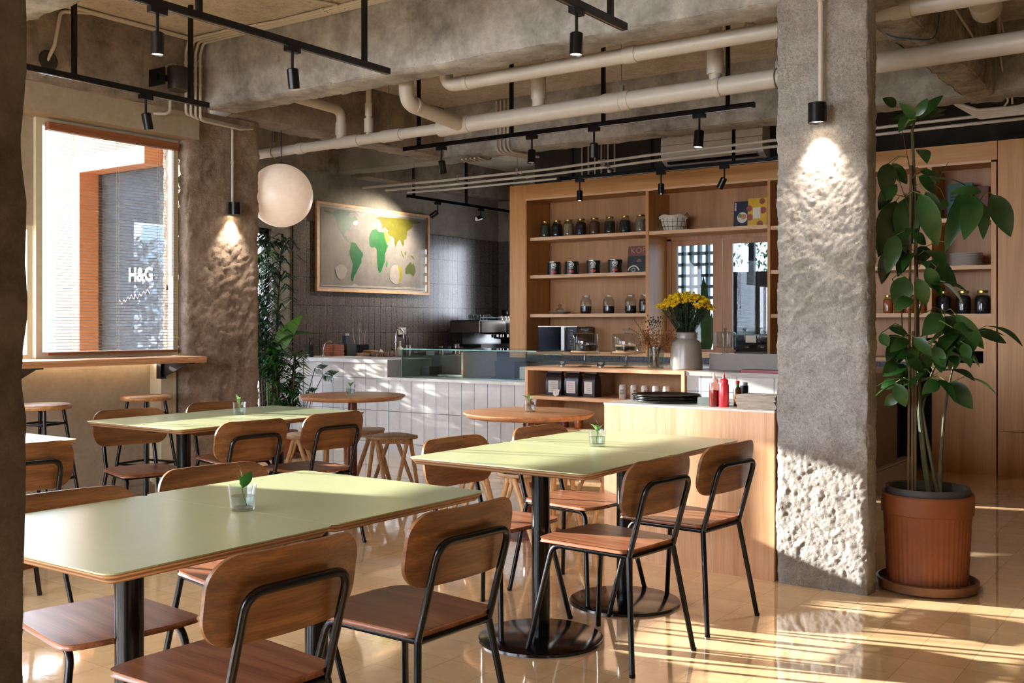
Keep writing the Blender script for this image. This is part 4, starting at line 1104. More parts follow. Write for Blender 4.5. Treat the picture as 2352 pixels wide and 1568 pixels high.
mb = MB(); lump(mb, .088, .052, (0, 0, 0), 1, (R(-60), R(230)), .010)
single('chocolate_cake', mb, plain('chocolate', '#20110b', .7, bumpy=.8), 'dark chocolate cake under the left glass dome', 'cake', (8.02, 4.86, 1.053))
t = thing('layer_cake', 'cream topped layered cake under the right glass dome', 'cake', (8.08, 4.49, 1.053))
mb = MB(); lump(mb, .085, .008, (0, 0, 0), 4, (R(-80), R(200)), .004); part('cream_layer', mb, plain('cream', '#d9bf9a', .6), t)
mb = MB(); lump(mb, .082, .036, (0, 0, .008), 2, (R(-80), R(200)), .006); part('sponge', mb, plain('sponge', '#3a2013', .8, bumpy=.8), t)
mb = MB(); lump(mb, .088, .012, (0, 0, .044), 3, (R(-80), R(200)), .010); part('cream_layer', mb, plain('cream', '#d9bf9a', .6), t)
# dried flower vase
t = thing('glass_vase', 'clear glass cylinder vase of dried brown flowers', 'vase', (7.92, 4.11, .913))
mb = MB(); mb.lathe([(0, 0), (.066, 0), (.069, .006), (.070, .19), (.067, .19), (.066, .010), (0, .008)], seg=36); part('glass_cylinder', mb, M_JARG, t)
random.seed(21)
sp = MB(); fl = MB(); dk = MB(); eu = MB()
for i in range(34):
    a = random.uniform(0, 2*PI); s_ = random.random()**.6; r = .20*s_; h = .21+.17*random.random()*(1-.3*s_)
    b_ = Vector((.03*math.cos(a+2), .03*math.sin(a+2), .012)); m_ = Vector((.045*math.cos(a), .045*math.sin(a), .18)); e = Vector((r*math.cos(a), r*math.sin(a)*1.15, h))
    sp.tube([b_, m_, e], .0014, 4)
    tgt = fl
    for k in range(30):
        p = m_.lerp(e, random.uniform(.25, 1.05))+Vector([random.uniform(-.028, .028) for _ in range(3)])
        d = Vector([random.uniform(-1, 1) for _ in range(3)]).normalized()*.018; tgt.leaf(p, p+d, .013, n=2, bend=.2)
for i in range(120):
    p = Vector((random.gauss(0, .03), random.gauss(.015, .04), .40+random.gauss(0, .022))); d = Vector([random.uniform(-1, 1) for _ in range(3)]).normalized()*.025; dk.leaf(p, p+d, .012, n=2)
for j, (ey, ez, ex) in enumerate(((.21, .42, 0), (.24, .34, -.03), (-.22, .36, 0))):
    path = [Vector((0, 0, .15)), Vector((ex, ey*.5, .28)), Vector((ex, ey, ez))]; sp.tube(path, .0014, 4)
    for k in range(12):
        q = k/11; p = path[1].lerp(path[2], q); eu.leaf(p, p+Vector((.0, .010*(-1)**k, .014)), .014, n=2)
part('stems', sp, plain('dry_stem', '#6b4d2a', .8), t); part('dried_flowers', fl, plain('dried_orange_flower', '#8a5a26', .85, vary=.35), t); part('dark_leaves', dk, M_LEAFD, t); part('eucalyptus_leaves', eu, plain('dry_leaf', '#5e5434', .7), t)
# big vase with yellow flowers
t = thing('ceramic_vase', 'large pale ceramic vase of yellow flowers on the shelf unit', 'vase', (8.02, 3.875, .913))
M_VASE = plain('pale_glazed_ceramic', '#8f877c', .28, spec=.6)
mb = MB(); vs = []; prof = [(0, 0), (.136, 0), (.140, .004), (.139, .03), (.134, .12), (.128, .20), (.122, .222), (.108, .238), (.098, .246), (.096, .254), (.098, .292), (.100, .296), (.094, .296), (.090, .25), (0, .05)]
mb.lathe([(r, z*1.05) for r, z in prof], seg=14); part('vase_body', mb, M_VASE, t, smooth=35)
random.seed(8); st = MB(); lv = MB(); fl = MB(); yc = MB()
for i in range(150):
    a = random.uniform(0, 2*PI); s_ = math.sqrt(random.random()); r = .225*s_; h = .62-.10*s_**2.2+random.uniform(-.018, .018)
    e = Vector((r*math.cos(a), r*math.sin(a), h)); b_ = Vector((.06*s_*math.cos(a), .06*s_*math.sin(a), .20)); m_ = Vector((.08*s_*math.cos(a), .08*s_*math.sin(a), .33))
    st.tube([b_, m_, m_.lerp(e, .6)+Vector((0, 0, .01)), e], .0022, 4)
    for k in range(5):
        p = m_.lerp(e, random.uniform(-.1, .82)); d = Vector((random.uniform(-1, 1), random.uniform(-1, 1), random.uniform(-.3, .8))).normalized()*.045; lv.leaf(p, p+d, .016, n=2, bend=.1)
    for k in range(4):
        c_ = e+Vector((random.uniform(-.022, .022), random.uniform(-.022, .022), random.uniform(-.008, .012)))
        for q in range(9):
            b2 = Vector((random.uniform(-1, 1), random.uniform(-1, 1), random.uniform(-.5, 1))).normalized(); fl.leaf(c_, c_+b2*.017, .014, up=b2.orthogonal(), n=2, bend=.1)
part('stems', st, plain('green_stem', '#2a3a1a', .7), t); part('leaves', lv, M_LEAFD, t, smooth=80); part('yellow_blooms', fl, plain('yellow_petal', '#f2c81e', .6, vary=.25), t, smooth=80)
# grey screen, glass vessels behind
mb = MB(); mb.box(8.10, 8.125, 2.62, 3.70, .911, 1.05); single('counter_screen', mb, plain('grey_screen', '#7d756b', .5), 'low grey screen standing on the bar right of the ceramic vase', 'screen', smooth=0)
t = thing('glass_cake_cover', 'ribbed clear glass cover left of the dark glass case, near the casement', 'cover', (9.84, 4.32, .992))
mb = MB(); mb.lathe([(0, 0), (.06, 0), (.06, .004), (.015, .012), (.015, .06), (.115, .068), (.118, .074), (0, .074)], seg=36); part('stand', mb, M_JARG, t)
mb = MB(); mb.lathe([(.108, .076), (.110, .21), (.100, .222), (.02, .226), (.012, .24), (.022, .25), (.018, .262), (0, .264)], seg=24); part('cover', mb, M_JARG, t)
t = thing('glass_food_case', 'smoky glass lidded food case in front of the right casement', 'case', (9.86, 4.0, .992))
mb = MB(); mb.box(-.11, .11, -.17, .17, .03, .19); part('case', mb, glass('smoky_glass', '#7d8a86', .05, .7), t, smooth=0)
mb = MB(); mb.box(-.12, .12, -.18, .18, 0, .03); mb.box(-.12, .12, -.18, .18, .19, .20); part('black_rim', mb, M_BLACK, t, smooth=0)
mb = MB(); mb.box(-.124, -.122, -.05, .06, .12, .19); part('paper_note', mb, M_CREAM, t, smooth=0)
mb = MB(); mb.tube([(0, .0, .012), (0, -.12, .02), (.0, -.20, .012)], [.01, .006, .005], 8); single('kitchen_tongs', mb, M_BLACK, 'black tongs lying on the steel worktop by the grey screen', 'tongs', (9.25, 3.72, .895))
mb = MB(); mb.prism(rrect(-.08, .08, -.16, .16, .01), 0, .02); single('red_tray', mb, plain('red_plastic', '#8e1f22', .4), 'flat red tray lying on the bar by the hacked pillar', 'tray', (7.86, 3.13, .911))
# ================================================================ framed map
t = thing('framed_map', 'large framed world map with green and yellow continents on the back wall', 'map', (9.218, 8.53, 2.169))
W_, H_ = .978, .504
mb = MB(); f_ = .028
mb.box(-W_, W_, -.032, 0, H_-f_, H_); mb.box(-W_, W_, -.032, 0, -H_, -H_+f_); mb.box(-W_, -W_+f_, -.032, 0, -H_+f_, H_-f_); mb.box(W_-f_, W_, -.032, 0, -H_+f_, H_-f_)
part('oak_frame', mb, M_CABE, t, smooth=0)
mb = MB(); mb.box(-W_+f_, W_-f_, -.010, -.002, -H_+f_, H_-f_); part('mount_board', mb, plain('white_mount', '#d9d3cc', .6), t, smooth=0)
M_SEA = concrete('map_sea_print', '#a8a29d', '#9c9691', '#b3ada8', 2.5, 0, .0, .5)
mb = MB(); mb.box(-W_+.068, W_-.068, -.0115, -.010, -H_+.056, H_-.056); sea = part('sea_print', mb, M_SEA, t, smooth=0)
M_HALO = plain('map_shelf_print', '#c9c2bb', .5)
LAND = {
 'north_america': ('#567a63', [(-.854,.415),(-.786,.414),(-.718,.401),(-.649,.434),(-.509,.439),(-.421,.427),(-.465,.385),(-.41,.359),(-.355,.387),(-.305,.348),(-.355,.332),(-.399,.305),(-.421,.273),(-.452,.228),(-.443,.19),(-.465,.215),(-.509,.208),(-.53,.172),(-.525,.141),(-.492,.144),(-.498,.113),(-.465,.092),(-.454,.069),(-.476,.083),(-.509,.112),(-.552,.14),(-.584,.183),(-.622,.226),(-.649,.278),(-.659,.33),(-.697,.365),(-.744,.38),(-.797,.379),(-.859,.396)]),
 'greenland': ('#b7b0a8', [(-.355,.437),(-.129,.436),(-.209,.399),(-.243,.38),(-.277,.393),(-.31,.418)]),
 'south_america': ('#0b6f38', [(-.421,.071),(-.394,.081),(-.344,.072),(-.31,.035),(-.277,.002),(-.226,-.034),(-.22,-.065),(-.243,-.098),(-.249,-.153),(-.277,-.193),(-.31,-.234),(-.338,-.282),(-.366,-.314),(-.39,-.373),(-.416,-.37),(-.421,-.324),(-.405,-.253),(-.39,-.175),(-.41,-.129),(-.443,-.069),(-.443,-.023),(-.427,.024)]),
 'africa': ('#27793a', [(-.06,.245),(.009,.262),(.056,.23),(.139,.232),(.174,.142),(.198,.083),(.222,.08),(.192,.03),(.162,-.028),(.156,-.125),(.127,-.175),(.103,-.232),(.085,-.253),(.056,-.256),(.038,-.203),(.027,-.139),(.021,-.044),(.009,.027),(-.014,.042),(-.078,.034),(-.112,.075),(-.116,.138),(-.101,.195)]),
 'madagascar': ('#1f9a48', [(.204,-.111),(.21,-.138),(.189,-.192),(.178,-.164)]),
 'eurasia': ('#7a7722', [(-.002,.393),(.08,.415),(.174,.415),(.465,.425),(.615,.425),(.858,.410),(.781,.391),(.666,.374),(.666,.332),(.615,.303),(.571,.275),(.565,.217),(.546,.175),(.503,.163),(.509,.114),(.49,.08),(.465,.12),(.447,.143),(.428,.167),(.392,.14),(.367,.097),(.355,.064),(.337,.104),(.331,.152),(.306,.191),(.252,.195),(.21,.225),(.222,.258),(.162,.294),(.103,.273),(.115,.314),(.085,.344),(.068,.374)]),
 'arabia': ('#b9a550', [(.15,.269),(.204,.224),(.258,.155),(.234,.121),(.192,.098),(.162,.157),(.139,.232)]),
 'europe': ('#cfcf9a', [(-.078,.307),(-.026,.343),(.08,.343),(.091,.304),(.033,.276),(-.06,.265)]),  # glare of the map lamp put into this paler print colour
 'borneo': ('#7f7f2e', [(.515,.0),(.553,.035),(.546,-.015),(.528,-.029)]),
 'sumatra': ('#7f7f2e', [(.447,.033),(.465,.021),(.49,-.018),(.515,-.062),(.472,-.027)]),
 'new_guinea': ('#6f7430', [(.628,-.019),(.672,-.025),(.717,-.077),(.666,-.054)]),
 'australia': ('#5e6a2a', [(.565,-.146),(.603,-.12),(.628,-.102),(.659,-.134),(.679,-.108),(.717,-.164),(.727,-.214),(.691,-.278),(.659,-.266),(.615,-.243),(.565,-.254),(.534,-.251),(.528,-.197)]),
 'polar_inset': ('#c2bbb3', [(-.584+.092*math.cos(q)*(1+.12*math.sin(3*q)), -.274+.086*math.sin(q)) for q in [2*PI*k/24 for k in range(24)]]),
 'polar_inset_right': ('#c2bbb3', [(.360+.122*math.cos(q)*(1+.06*math.sin(4*q)), -.268+.120*math.sin(q)) for q in [2*PI*k/28 for k in range(28)]]),
 'polar_inset_land': ('#b3a92a', [(.392,-.152),(.447,-.170),(.478,-.224),(.478,-.298),(.441,-.355),(.396,-.382),(.422,-.316),(.422,-.243),(.400,-.195)]),
 'antarctic_strip': ('#cdc7c0', [(-.905,-.446),(-.905,-.432),(-.60,-.428),(-.41,-.422),(-.36,-.405),(-.30,-.424),(-.129,-.420),(.30,-.424),(.60,-.412),(.80,-.424),(.905,-.420),(.905,-.446)]),
}
def subdiv_poly(P, amp, n=3, seed=0):
    o = []
    for i in range(len(P)):
        a, b_ = P[i], P[(i+1) % len(P)]
        for k in range(n):
            q = k/n; x, z = a[0]+(b_[0]-a[0])*q, a[1]+(b_[1]-a[1])*q
            if k: x += amp*noise.noise(Vector((x*40, z*40, seed))); z += amp*noise.noise(Vector((x*40, z*40, seed+9)))
            o.append((x, z))
    return o
for j, (nm, (c_, P)) in enumerate(LAND.items()):
    P = [(min(.905, max(-.905, x)), min(.445, z)) for x, z in P]
    Q = subdiv_poly(P, .006, 3, j)
    n = len(Q); cx_ = sum(p[0] for p in Q)/n; cz_ = sum(p[1] for p in Q)/n
    if nm in ('south_america', 'africa', 'australia', 'madagascar', 'eurasia'):
        H = []
        for i in range(n):
            a = Vector(Q[i-1]); b_ = Vector(Q[i]); d = Vector(Q[(i+1) % n]); t1 = (d-a).normalized(); H.append((b_.x+(t1.y*-.011 if False else -t1.y*-.0)+0, b_.y))
    mb = MB(); y = -.0122-.0002*j
    mb.extr([(x, y, z) for x, z in Q], (0, -.0004, 0)); part(nm+'_print', mb, plain('map_'+nm, c_, .5, vary=.12), sea, smooth=0)
mb = MB(); mb.box(-W_+f_, W_-f_, -.022, -.019, -H_+f_, H_-f_); part('glazing', mb, M_GLASS, t, smooth=0)

# ================================================================ back counter and barista things
t = thing('back_counter', 'dark counter along the tiled back wall', 'counter', (10.0, 8.2, 0))
mb = MB(); mb.box(-1.6, 1.72, -.25, .33, 0, .88); part('cupboard', mb, plain('dark_cupboard', '#33302e', .5), t, smooth=0)
mb = MB(); mb.box(-1.6, 1.73, -.27, .33, .88, .92); part('worktop', mb, plain('dark_stone', '#3a3634', .35), t, smooth=0)
def soap(label, x, y, z):
    t = thing('soap_bottle', label, 'bottle', (x, y, z)); m = plain('black_plastic', '#121212', .3)
    mb = MB(); mb.box(-.035, .035, -.03, .03, 0, .13); part('bottle', mb, m, t, smooth=0)
    mb = MB(); mb.cyl((0, 0, .13), (0, 0, .165), .016); mb.cyl((0, 0, .165), (0, 0, .19), .006); mb.box(-.01, .06, -.010, .010, .188, .203); part('pump', mb, m, t)
soap('black square soap pump bottle at the left end of the bar', 7.93, 8.30, .94)
t = thing('water_tap', 'small curved chrome tap left of the wooden board stack', 'tap', (8.06, 8.22, .94))
mb = MB(); mb.cyl((0, 0, 0), (0, 0, .02), .018); mb.tube(fillet([(0, 0, .01), (0, 0, .06), (.03, 0, .15), (.10, 0, .17), (.13, 0, .155)], .06, 6), .008, 10); part('spout', mb, M_CHROME, t)
mb = MB(); M_BOARD = wood('terracotta_board', '#8e4a2c', '#ab6040', '#b97049', axis=0, rough=.6)
p0_ = None
for k in range(6):
    lb = 'reddish board, '+('bottom', 'second', 'third', 'fourth', 'fifth', 'top')[k]+' of the stack on the back bar'
    if p0_ is None:
        mb.prism(rrect(-.085, .085, -.09, .09, .012), 0, .020); p0_ = single('serving_board', mb, M_BOARD, lb, 'board', (8.27, 8.28, .94), group='serving boards in a stack')
    else: o = p0_.copy(); COL.objects.link(o); o.location = (8.27+.004*math.sin(k*2.3), 8.28, .94+.0215*k); o['label'] = lb
t = thing('black_caddy', 'dark grey box caddy on the back bar holding paper slips', 'box', (8.48, 8.26, .92)); m = plain('slate_box', '#2f3538', .5)
mb = MB(); mb.box(-.075, .075, -.06, .06, 0, .155); part('box', mb, m, t, smooth=0)
mb = MB(); mb.box(-.04, .045, -.01, .045, .155, .245); part('inner_box', mb, m, t, smooth=0)
mb = MB(); mb.box(-.02, -.005, .0, .02, .245, .268); mb.box(.005, .022, 0, .02, .245, .268); part('paper_slips', mb, M_CREAM, t, smooth=0)
t = thing('utensil_pot', 'black pot of whisks and utensils on the back counter', 'pot', (8.80, 8.38, .92))
mb = MB(); mb.box(-.10, .10, -.05, .05, 0, .14); part('pot', mb, M_BLACK, t, smooth=0)
for k in range(7):
    mb = MB(); a = -.08+.025*k; mb.tube([(a, 0, .12), (a*1.3, .01, .26), (a*1.5, 0, .32+.02*math.sin(k))], .004, 6)
    if k % 2: 
        for q in range(5): mb.tube([(a*1.5, 0, .27), (a*1.5+.028*math.cos(q*1.25), .028*math.sin(q*1.25), .34), (a*1.5, 0, .40)], .0015, 4)
    part('utensil', mb, M_STEEL if k % 3 else M_CREAM, t)
mb0 = MB(); mb0.lathe([(0, 0), (.085, 0), (.09, .006), (.085, .014), (0, .014)], seg=28)
p0_ = None
for k, (x, y, s) in enumerate(((8.78, 8.20, 0), (8.782, 8.20, 1), (8.776, 8.202, 2), (8.78, 8.2, 3), (8.785, 8.198, 4))):
    lb = 'round wooden coaster board, '+('lowest', 'second', 'middle', 'fourth', 'topmost')[k]+' of the round stack behind the cups'
    if p0_ is None: p0_ = single('round_board', mb0, M_STOOLS, lb, 'board', (x, y, .92), group='round wooden boards')
    else: o = p0_.copy(); COL.objects.link(o); o.location = (x, y, .92+.0145*k); o['label'] = lb
mb0 = MB(); mb0.box(-.055, .055, -.05, .05, 0, .013); p0_ = None
for k in range(4):
    lb = 'small square coaster, '+('lowest', 'second', 'third', 'topmost')[k]+' of the stack left of the pink cups'
    if p0_ is None: p0_ = single('coaster', mb0, M_STOOLS, lb, 'coaster', (8.52, 8.06, .92), group='square coasters', smooth=0)
    else: o = p0_.copy(); COL.objects.link(o); o.location = (8.52, 8.06+.003*(k % 2), .92+.0135*k); o['label'] = lb
M_PINK = plain('pinkish_stoneware', '#b5917a', .5)
mb0 = MB(); mb0.lathe([(0, 0), (.024, 0), (.030, .008), (.035, .058), (.033, .058), (.028, .012), (0, .008)], seg=24); p0_ = None
for k, x in enumerate((8.655, 8.755, 8.845)):
    lb = 'small pinkish cup on the back bar, '+('left', 'middle', 'right')[k]+' of three'
    if p0_ is None: p0_ = single('small_cup', mb0, M_PINK, lb, 'cup', (x, 8.02, .92), group='small pinkish cups')
    else: o = p0_.copy(); COL.objects.link(o); o.location = (x, 8.02, .92); o['label'] = lb
mb = MB(); mb.box(-.04, .04, -.001, .001, 0, .075); o = single('folded_card', mb, M_CREAM, 'tilted white card behind the pink cups', 'card', (8.90, 8.15, .93), smooth=0); o.rotation_euler = (R(-14), R(40), R(-10))
for k, (x, lb) in enumerate(((8.99, 'left'), (9.07, 'right'))):
    t = thing('sauce_bottle', 'small glass bottle right of the white card, the '+lb+' one', 'bottle', (x, 8.05, .92), 0, 'small bottles by the tall tap')
    mb = MB(); mb.lathe([(0, 0), (.022, 0), (.024, .004), (.024, .045), (.010, .062), (.010, .075), (0, .075)], seg=18); part('bottle', mb, M_PLATE if k else M_PINK, t)
    mb = MB(); mb.lathe([(.012, .072), (.012, .088), (0, .088)], seg=14); part('cap', mb, M_BLACK, t)
t = thing('tall_tap', 'tall swan neck chrome tap against the dark wall tiles', 'tap', (9.16, 8.15, .92))
mb = MB(); mb.cyl((0, 0, 0), (0, 0, .03), .022); mb.tube([(0, 0, 0), (0, 0, .25)]+[(.068-.068*math.cos(q), 0, .25+.068*math.sin(q)) for q in [PI*k/12 for k in range(1, 13)]]+[(.136, 0, .22), (.133, 0, .20)], .0075, 10); part('spout', mb, M_CHROME, t)
mb = MB(); mb.tube([(-.01, -.02, .16), (-.045, -.03, .165)], .006, 8); mb.tube([(0, -.01, .15), (-.02, -.03, .165), (.03, -.03, .15)], .006, 8); part('tap_handle', mb, M_CHROME, t)
t = thing('hand_shower', 'white trigger hand shower in front of the tall tap', 'tap', (9.09, 8.02, .92))
mb = MB(); mb.lathe([(0, 0), (.030, 0), (.034, .05), (.028, .07), (.04, .085), (.03, .10), (.012, .12), (.012, .17), (0, .18)], seg=18); part('body', mb, M_PLATE, t)
t = thing('steel_cup', 'steel cup of bar spoons right of the tall tap', 'cup', (9.33, 8.12, .92))
mb = MB(); mb.lathe([(0, 0), (.036, 0), (.040, .125), (.037, .125), (.034, .01), (0, .006)], seg=24); part('cup', mb, M_STEEL, t)
for k in range(4):
    mb = MB(); mb.tube([(.01*k-.015, 0, .01), (.025*k-.04, .01, .20+.01*(k % 2))], .003, 5); part('bar_spoon', mb, M_BLACK if k % 2 else M_STEEL, t)
t = thing('power_socket', 'white double power socket on the dark tiles', 'socket', (9.70, 8.53, 1.21))
mb = MB(); mb.box(-.07, .07, -.012, 0, -.042, .042); part('face_plate', mb, M_PLATE, t, smooth=0)
mb = MB(); mb.box(-.05, -.02, -.014, -.012, -.02, .02); mb.box(.01, .055, -.016, -.012, -.02, .02); part('outlet', mb, M_GREYP, t, smooth=0)
mb = MB(); mb.tube([(.035, -.02, -.02), (.035, -.03, -.12), (.04, -.03, -.27)], .004, 6); part('plug_cable', mb, M_BLACK, t)
t = thing('small_scale', 'small steel scale on the back counter below the socket', 'scale', (9.72, 8.15, .92)); mb = MB(); mb.box(-.08, .08, -.06, .06, 0, .05); part('body', mb, M_STEEL, t, smooth=0)
for k, (x, h, r) in enumerate(((9.93, .10, .03), (10.24, .13, .045), (10.33, .09, .035))):
    t = thing('steel_jug', ('small steel jug beside the scale', 'larger steel milk jug left of the espresso machine', 'small steel jug touching the espresso machine')[k], 'jug', (x, 8.10, .92), 0, 'steel jugs')
    mb = MB(); mb.lathe([(0, 0), (r, 0), (r*1.05, h*.3), (r*.8, h*.85), (r*.9, h), (r*.82, h), (0, .01)], seg=20); part('jug', mb, M_STEEL, t)
# espresso machine
t = thing('espresso_machine', 'black espresso machine with cups on top and red lights', 'coffee machine', (10.95, 8.17, .92))
M_EB = plain('espresso_black', '#151312', .25, spec=.6); M_ES = plain('espresso_steel', '#6d655d', .3, metal=.8)
mb = MB(); mb.box(-.42, .42, -.24, .24, .06, .12); mb.box(-.42, .42, .06, .24, .12, .42); part('body', mb, M_EB, t, smooth=0)
mb = MB(); mb.prism(rrect(-.46, .10, -.26, .25, .03), .27, .41); part('back_housing', mb, M_ES, t)
mb = MB(); mb.box(.10, .45, -.25, .25, .24, .41); part('front_housing', mb, M_EB, t, smooth=0)
mb = MB(); mb.box(-.44, .44, -.23, .24, .41, .425); mb.tube([(-.44, -.24, .455), (.44, -.24, .455)], .006, 8); mb.tube([(-.44, -.24, .42), (-.44, -.24, .455)], .005, 6); mb.tube([(.44, -.24, .42), (.44, -.24, .455)], .005, 6); part('cup_rail', mb, M_BLACK, t)
M_RED = plain('red_display', '#330505', .4, emit='#ff2a1e', es=3.0)
mb = MB()
for k in range(3): 
    c_ = (.235+.033*k, -.253, .355); mb.tube([(c_[0]+.011*math.cos(q), c_[1], c_[2]+.015*math.sin(q)) for q in [2*PI*j/12 for j in range(13)]], .003, 5, cap=False)
part('red_display', mb, M_RED, t)
mb = MB(); mb.cyl((.40, -.25, .33), (.40, -.262, .33), .028, seg=24); part('gauge', mb, M_CHROME, t)
for k in range(3):
    mb = MB(); x = -.02+.16*k; mb.cyl((x, -.15, .20), (x, -.15, .24), .035, seg=20); mb.tube([(x, -.15, .20), (x, -.30, .185)], .012, 8); part('portafilter', mb, M_CHROME if k else M_EB, t)
mb = MB(); mb.tube([(.43, -.22, .38), (.44, -.26, .25), (.43, -.25, .10)], .006, 8); part('steam_wand', mb, M_CHROME, t)
for sx in (-.38, .38):
    for sy in (-.2, .2): mb = MB(); mb.cyl((sx, sy, 0), (sx, sy, .06), .02); part('foot', mb, M_EB, t)
mb0 = MB(); mb0.lathe([(0, .055), (.022, .055), (.028, .045), (.038, .0), (.036, .0), (.026, .04), (0, .05)], seg=20); p0_ = None
for k in range(4):
    lb = 'pale upturned cup on the espresso machine, '+('first', 'second', 'third', 'last')[k]+' from the left'
    if p0_ is None: p0_ = single('upturned_cup', mb0, plain('cream_cup', '#c0ab93', .5), lb, 'cup', (11.18, 8.10, 1.345), group='upturned cups on the machine')
    else: o = p0_.copy(); COL.objects.link(o); o.location = (11.18+.078*k, 8.10-.01*(k % 2), 1.345); o['label'] = lb
mb0 = MB(); mb0.lathe([(0, 0), (.022, 0), (.030, .07), (.028, .07), (0, .005)], seg=16); p0_ = None
for k in range(8):
    lb = 'small clear glass on the espresso machine, '+('front', 'back')[k % 2]+' row, '+('far left', 'left', 'right', 'far right')[k//2]
    x, y = 10.58+.07*(k//2), 8.06+.09*(k % 2)
    if p0_ is None: p0_ = single('espresso_glass', mb0, M_JARG, lb, 'glass', (x, y, 1.345), group='glasses on the espresso machine')
    else: o = p0_.copy(); COL.objects.link(o); o.location = (x, y, 1.345); o['label'] = lb
mb = MB(); random.seed(2)
vs = []; 
for i in range(9):
    for j in range(9):
        vs.append((-.12+.03*i, -.12+.03*j, .06*math.exp(-((i-4)**2+(j-4)**2)/9)+.035*noise.noise(Vector((i*.7, j*.7, 2)))+.012))
mb.add(vs, [(i*9+j, (i+1)*9+j, (i+1)*9+j+1, i*9+j+1) for i in range(8) for j in range(8)]); single('black_cloth', mb, plain('black_fabric', '#141315', .9), 'crumpled black cloth on top of the espresso machine', 'cloth', (10.98, 8.16, 1.35), smooth=60)
t = thing('knock_bin', 'tall round brushed steel bin beside the espresso machine', 'bin', (11.33, 7.72, 0))
mb = MB(); mb.lathe([(0, 0), (.155, 0), (.155, 1.30), (.16, 1.31), (.155, 1.318), (.145, 1.31), (.145, .05), (0, .04)], seg=40); part('cylinder', mb, M_STEEL, t)
mb = MB(); mb.box(-.06, .02, -.175, -.135, 1.20, 1.34); part('black_clip', mb, M_BLACK, t, smooth=0)
t = thing('coffee_grinder', 'black coffee grinder with dark hopper in the corner', 'grinder', (11.60, 8.27, .92))
mb = MB(); mb.box(-.09, .09, -.12, .12, 0, .36); part('body', mb, M_EB, t, smooth=0)
mb = MB(); mb.lathe([(.05, .36), (.085, .48), (.095, .56), (.09, .57), (0, .57)], seg=24); part('hopper', mb, M_EB, t)

# ================================================================ glass display case
t = thing('glass_display_case', 'glass display case with green edges standing on the bar', 'display case', (8.08, 6.08, .768))
M_CASE = glass('case_glass', '#eef7f5', 0.0, .96)
M_EDGE = plain('green_glass_edge', '#6f9d96', .2)
Y0, Y1, X0, X1, Zt = -.745, .745, -.32, .30, .285
for nm, b_ in (('front_pane', (X0, X0+.008, Y0, Y1, 0, Zt-.008)), ('top_pane', (X0-.01, X1, Y0-.12, Y1+.01, Zt-.008, Zt)), ('side_pane', (X0, X1, Y1-.008, Y1, 0, Zt-.008)), ('side_pane', (X0, X1, Y0, Y0+.008, 0.150, Zt-.008))):
    mb = MB(); mb.box(*b_); part(nm, mb, M_CASE, t, smooth=0)
mb = MB(); mb.box(X0-.012, X0-.009, Y0-.12, Y1+.012, Zt-.009, Zt+.001); part('green_edge', mb, M_EDGE, t, smooth=0)
mb = MB(); mb.box(X0-.002, X0+.010, Y1-.003, Y1+.001, 0, Zt-.009); part('green_edge', mb, M_EDGE, t, smooth=0)
mb = MB(); mb.box(X1-.02, X1, Y0, Y1, 0, .20); part('rear_panel', mb, plain('case_rear', '#57534e', .4), t, smooth=0)
mb = MB(); mb.box(X0+.03, X1-.03, Y0+.02, Y1-.02, 0, .016); part('tray', mb, M_STEEL, t, smooth=0)
mb = MB(); mb.box(X0+.03, X1-.05, .0, .022, .016, .255); part('divider', mb, plain('beige_post', '#b5a08c', .5), t, smooth=0)
mb = MB(); mb.box(-.10, .15, -.115, .115, 0, .16); single('black_storage_box', mb, plain('matt_black_box', '#1c1b1b', .5), 'black box inside the glass display case', 'box', (8.06, 5.72, .784), smooth=0)
mb = MB(); mb.box(-.10, .10, -.06, .06, 0, .09); single('small_black_box', mb, plain('matt_black_box', '#1c1b1b', .5), 'small dark box at the left end inside the glass display case', 'box', (8.06, 6.70, .784), smooth=0)
for k in range(4):
    mb = MB(); mb.box(-.10, .10, -.10+.01*k, .10, 0, .027); single('white_food_box', mb, M_PLATE, 'flat white carton, '+('bottom', 'second', 'third', 'top')[k]+' of the stack at the right end of the display case', 'box', (8.08, 5.46, .784+.028*k), group='white cartons in the display case', smooth=0)
mb = MB(); mb.prism(rrect(-.10, .10, -.16, .16, .02), 0, .016); single('baking_tray', mb, M_STEEL, 'steel tray lying in the left half of the display case', 'tray', (8.05, 6.38, .784))

# ================================================================ ceiling pipes
def pipe(name, label, pts, r, collars=(), fil=.0, elbow=None, mat=None, group=None, brackets=()):
    t = thing(name, label, 'pipe', pts[0], 0, group)
    o = Vector(pts[0]); P = [Vector(p)-o for p in pts]
    mb = MB(); mb.tube(fillet(P, fil, 7) if fil else P, r, 24); part('tube', mb, mat or M_PVC, t, smooth=50)
    for c0, c1, rr in collars:
        mb = MB(); c0 = Vector(c0)-o; c1 = Vector(c1)-o; d = (c1-c0)
        mb.tube([c0, c0+d*.04, c0+d*.96, c1], [rr*.97, rr, rr, rr*.97], 24); part('collar', mb, mat or M_PVC, t, smooth=50)
    for p in brackets:
        p = Vector(p)-o; mb = MB()
        mb.tube([(p.x+(r+.003)*math.cos(q), p.y, p.z+(r+.003)*math.sin(q)) for q in [2*PI*k/20 for k in range(21)]], .004, 5, cap=False)
        mb.box(p.x-.012, p.x+.012, p.y-.012, p.y+.012, p.z+r, p.z+r+.045); mb.tube([(p.x-.01, p.y, p.z+r+.04), (p.x-.01, p.y, 3.385-o.z)], .0025, 5)
        part('hanger', mb, M_STEEL, t)
    return t
XP = 6.0
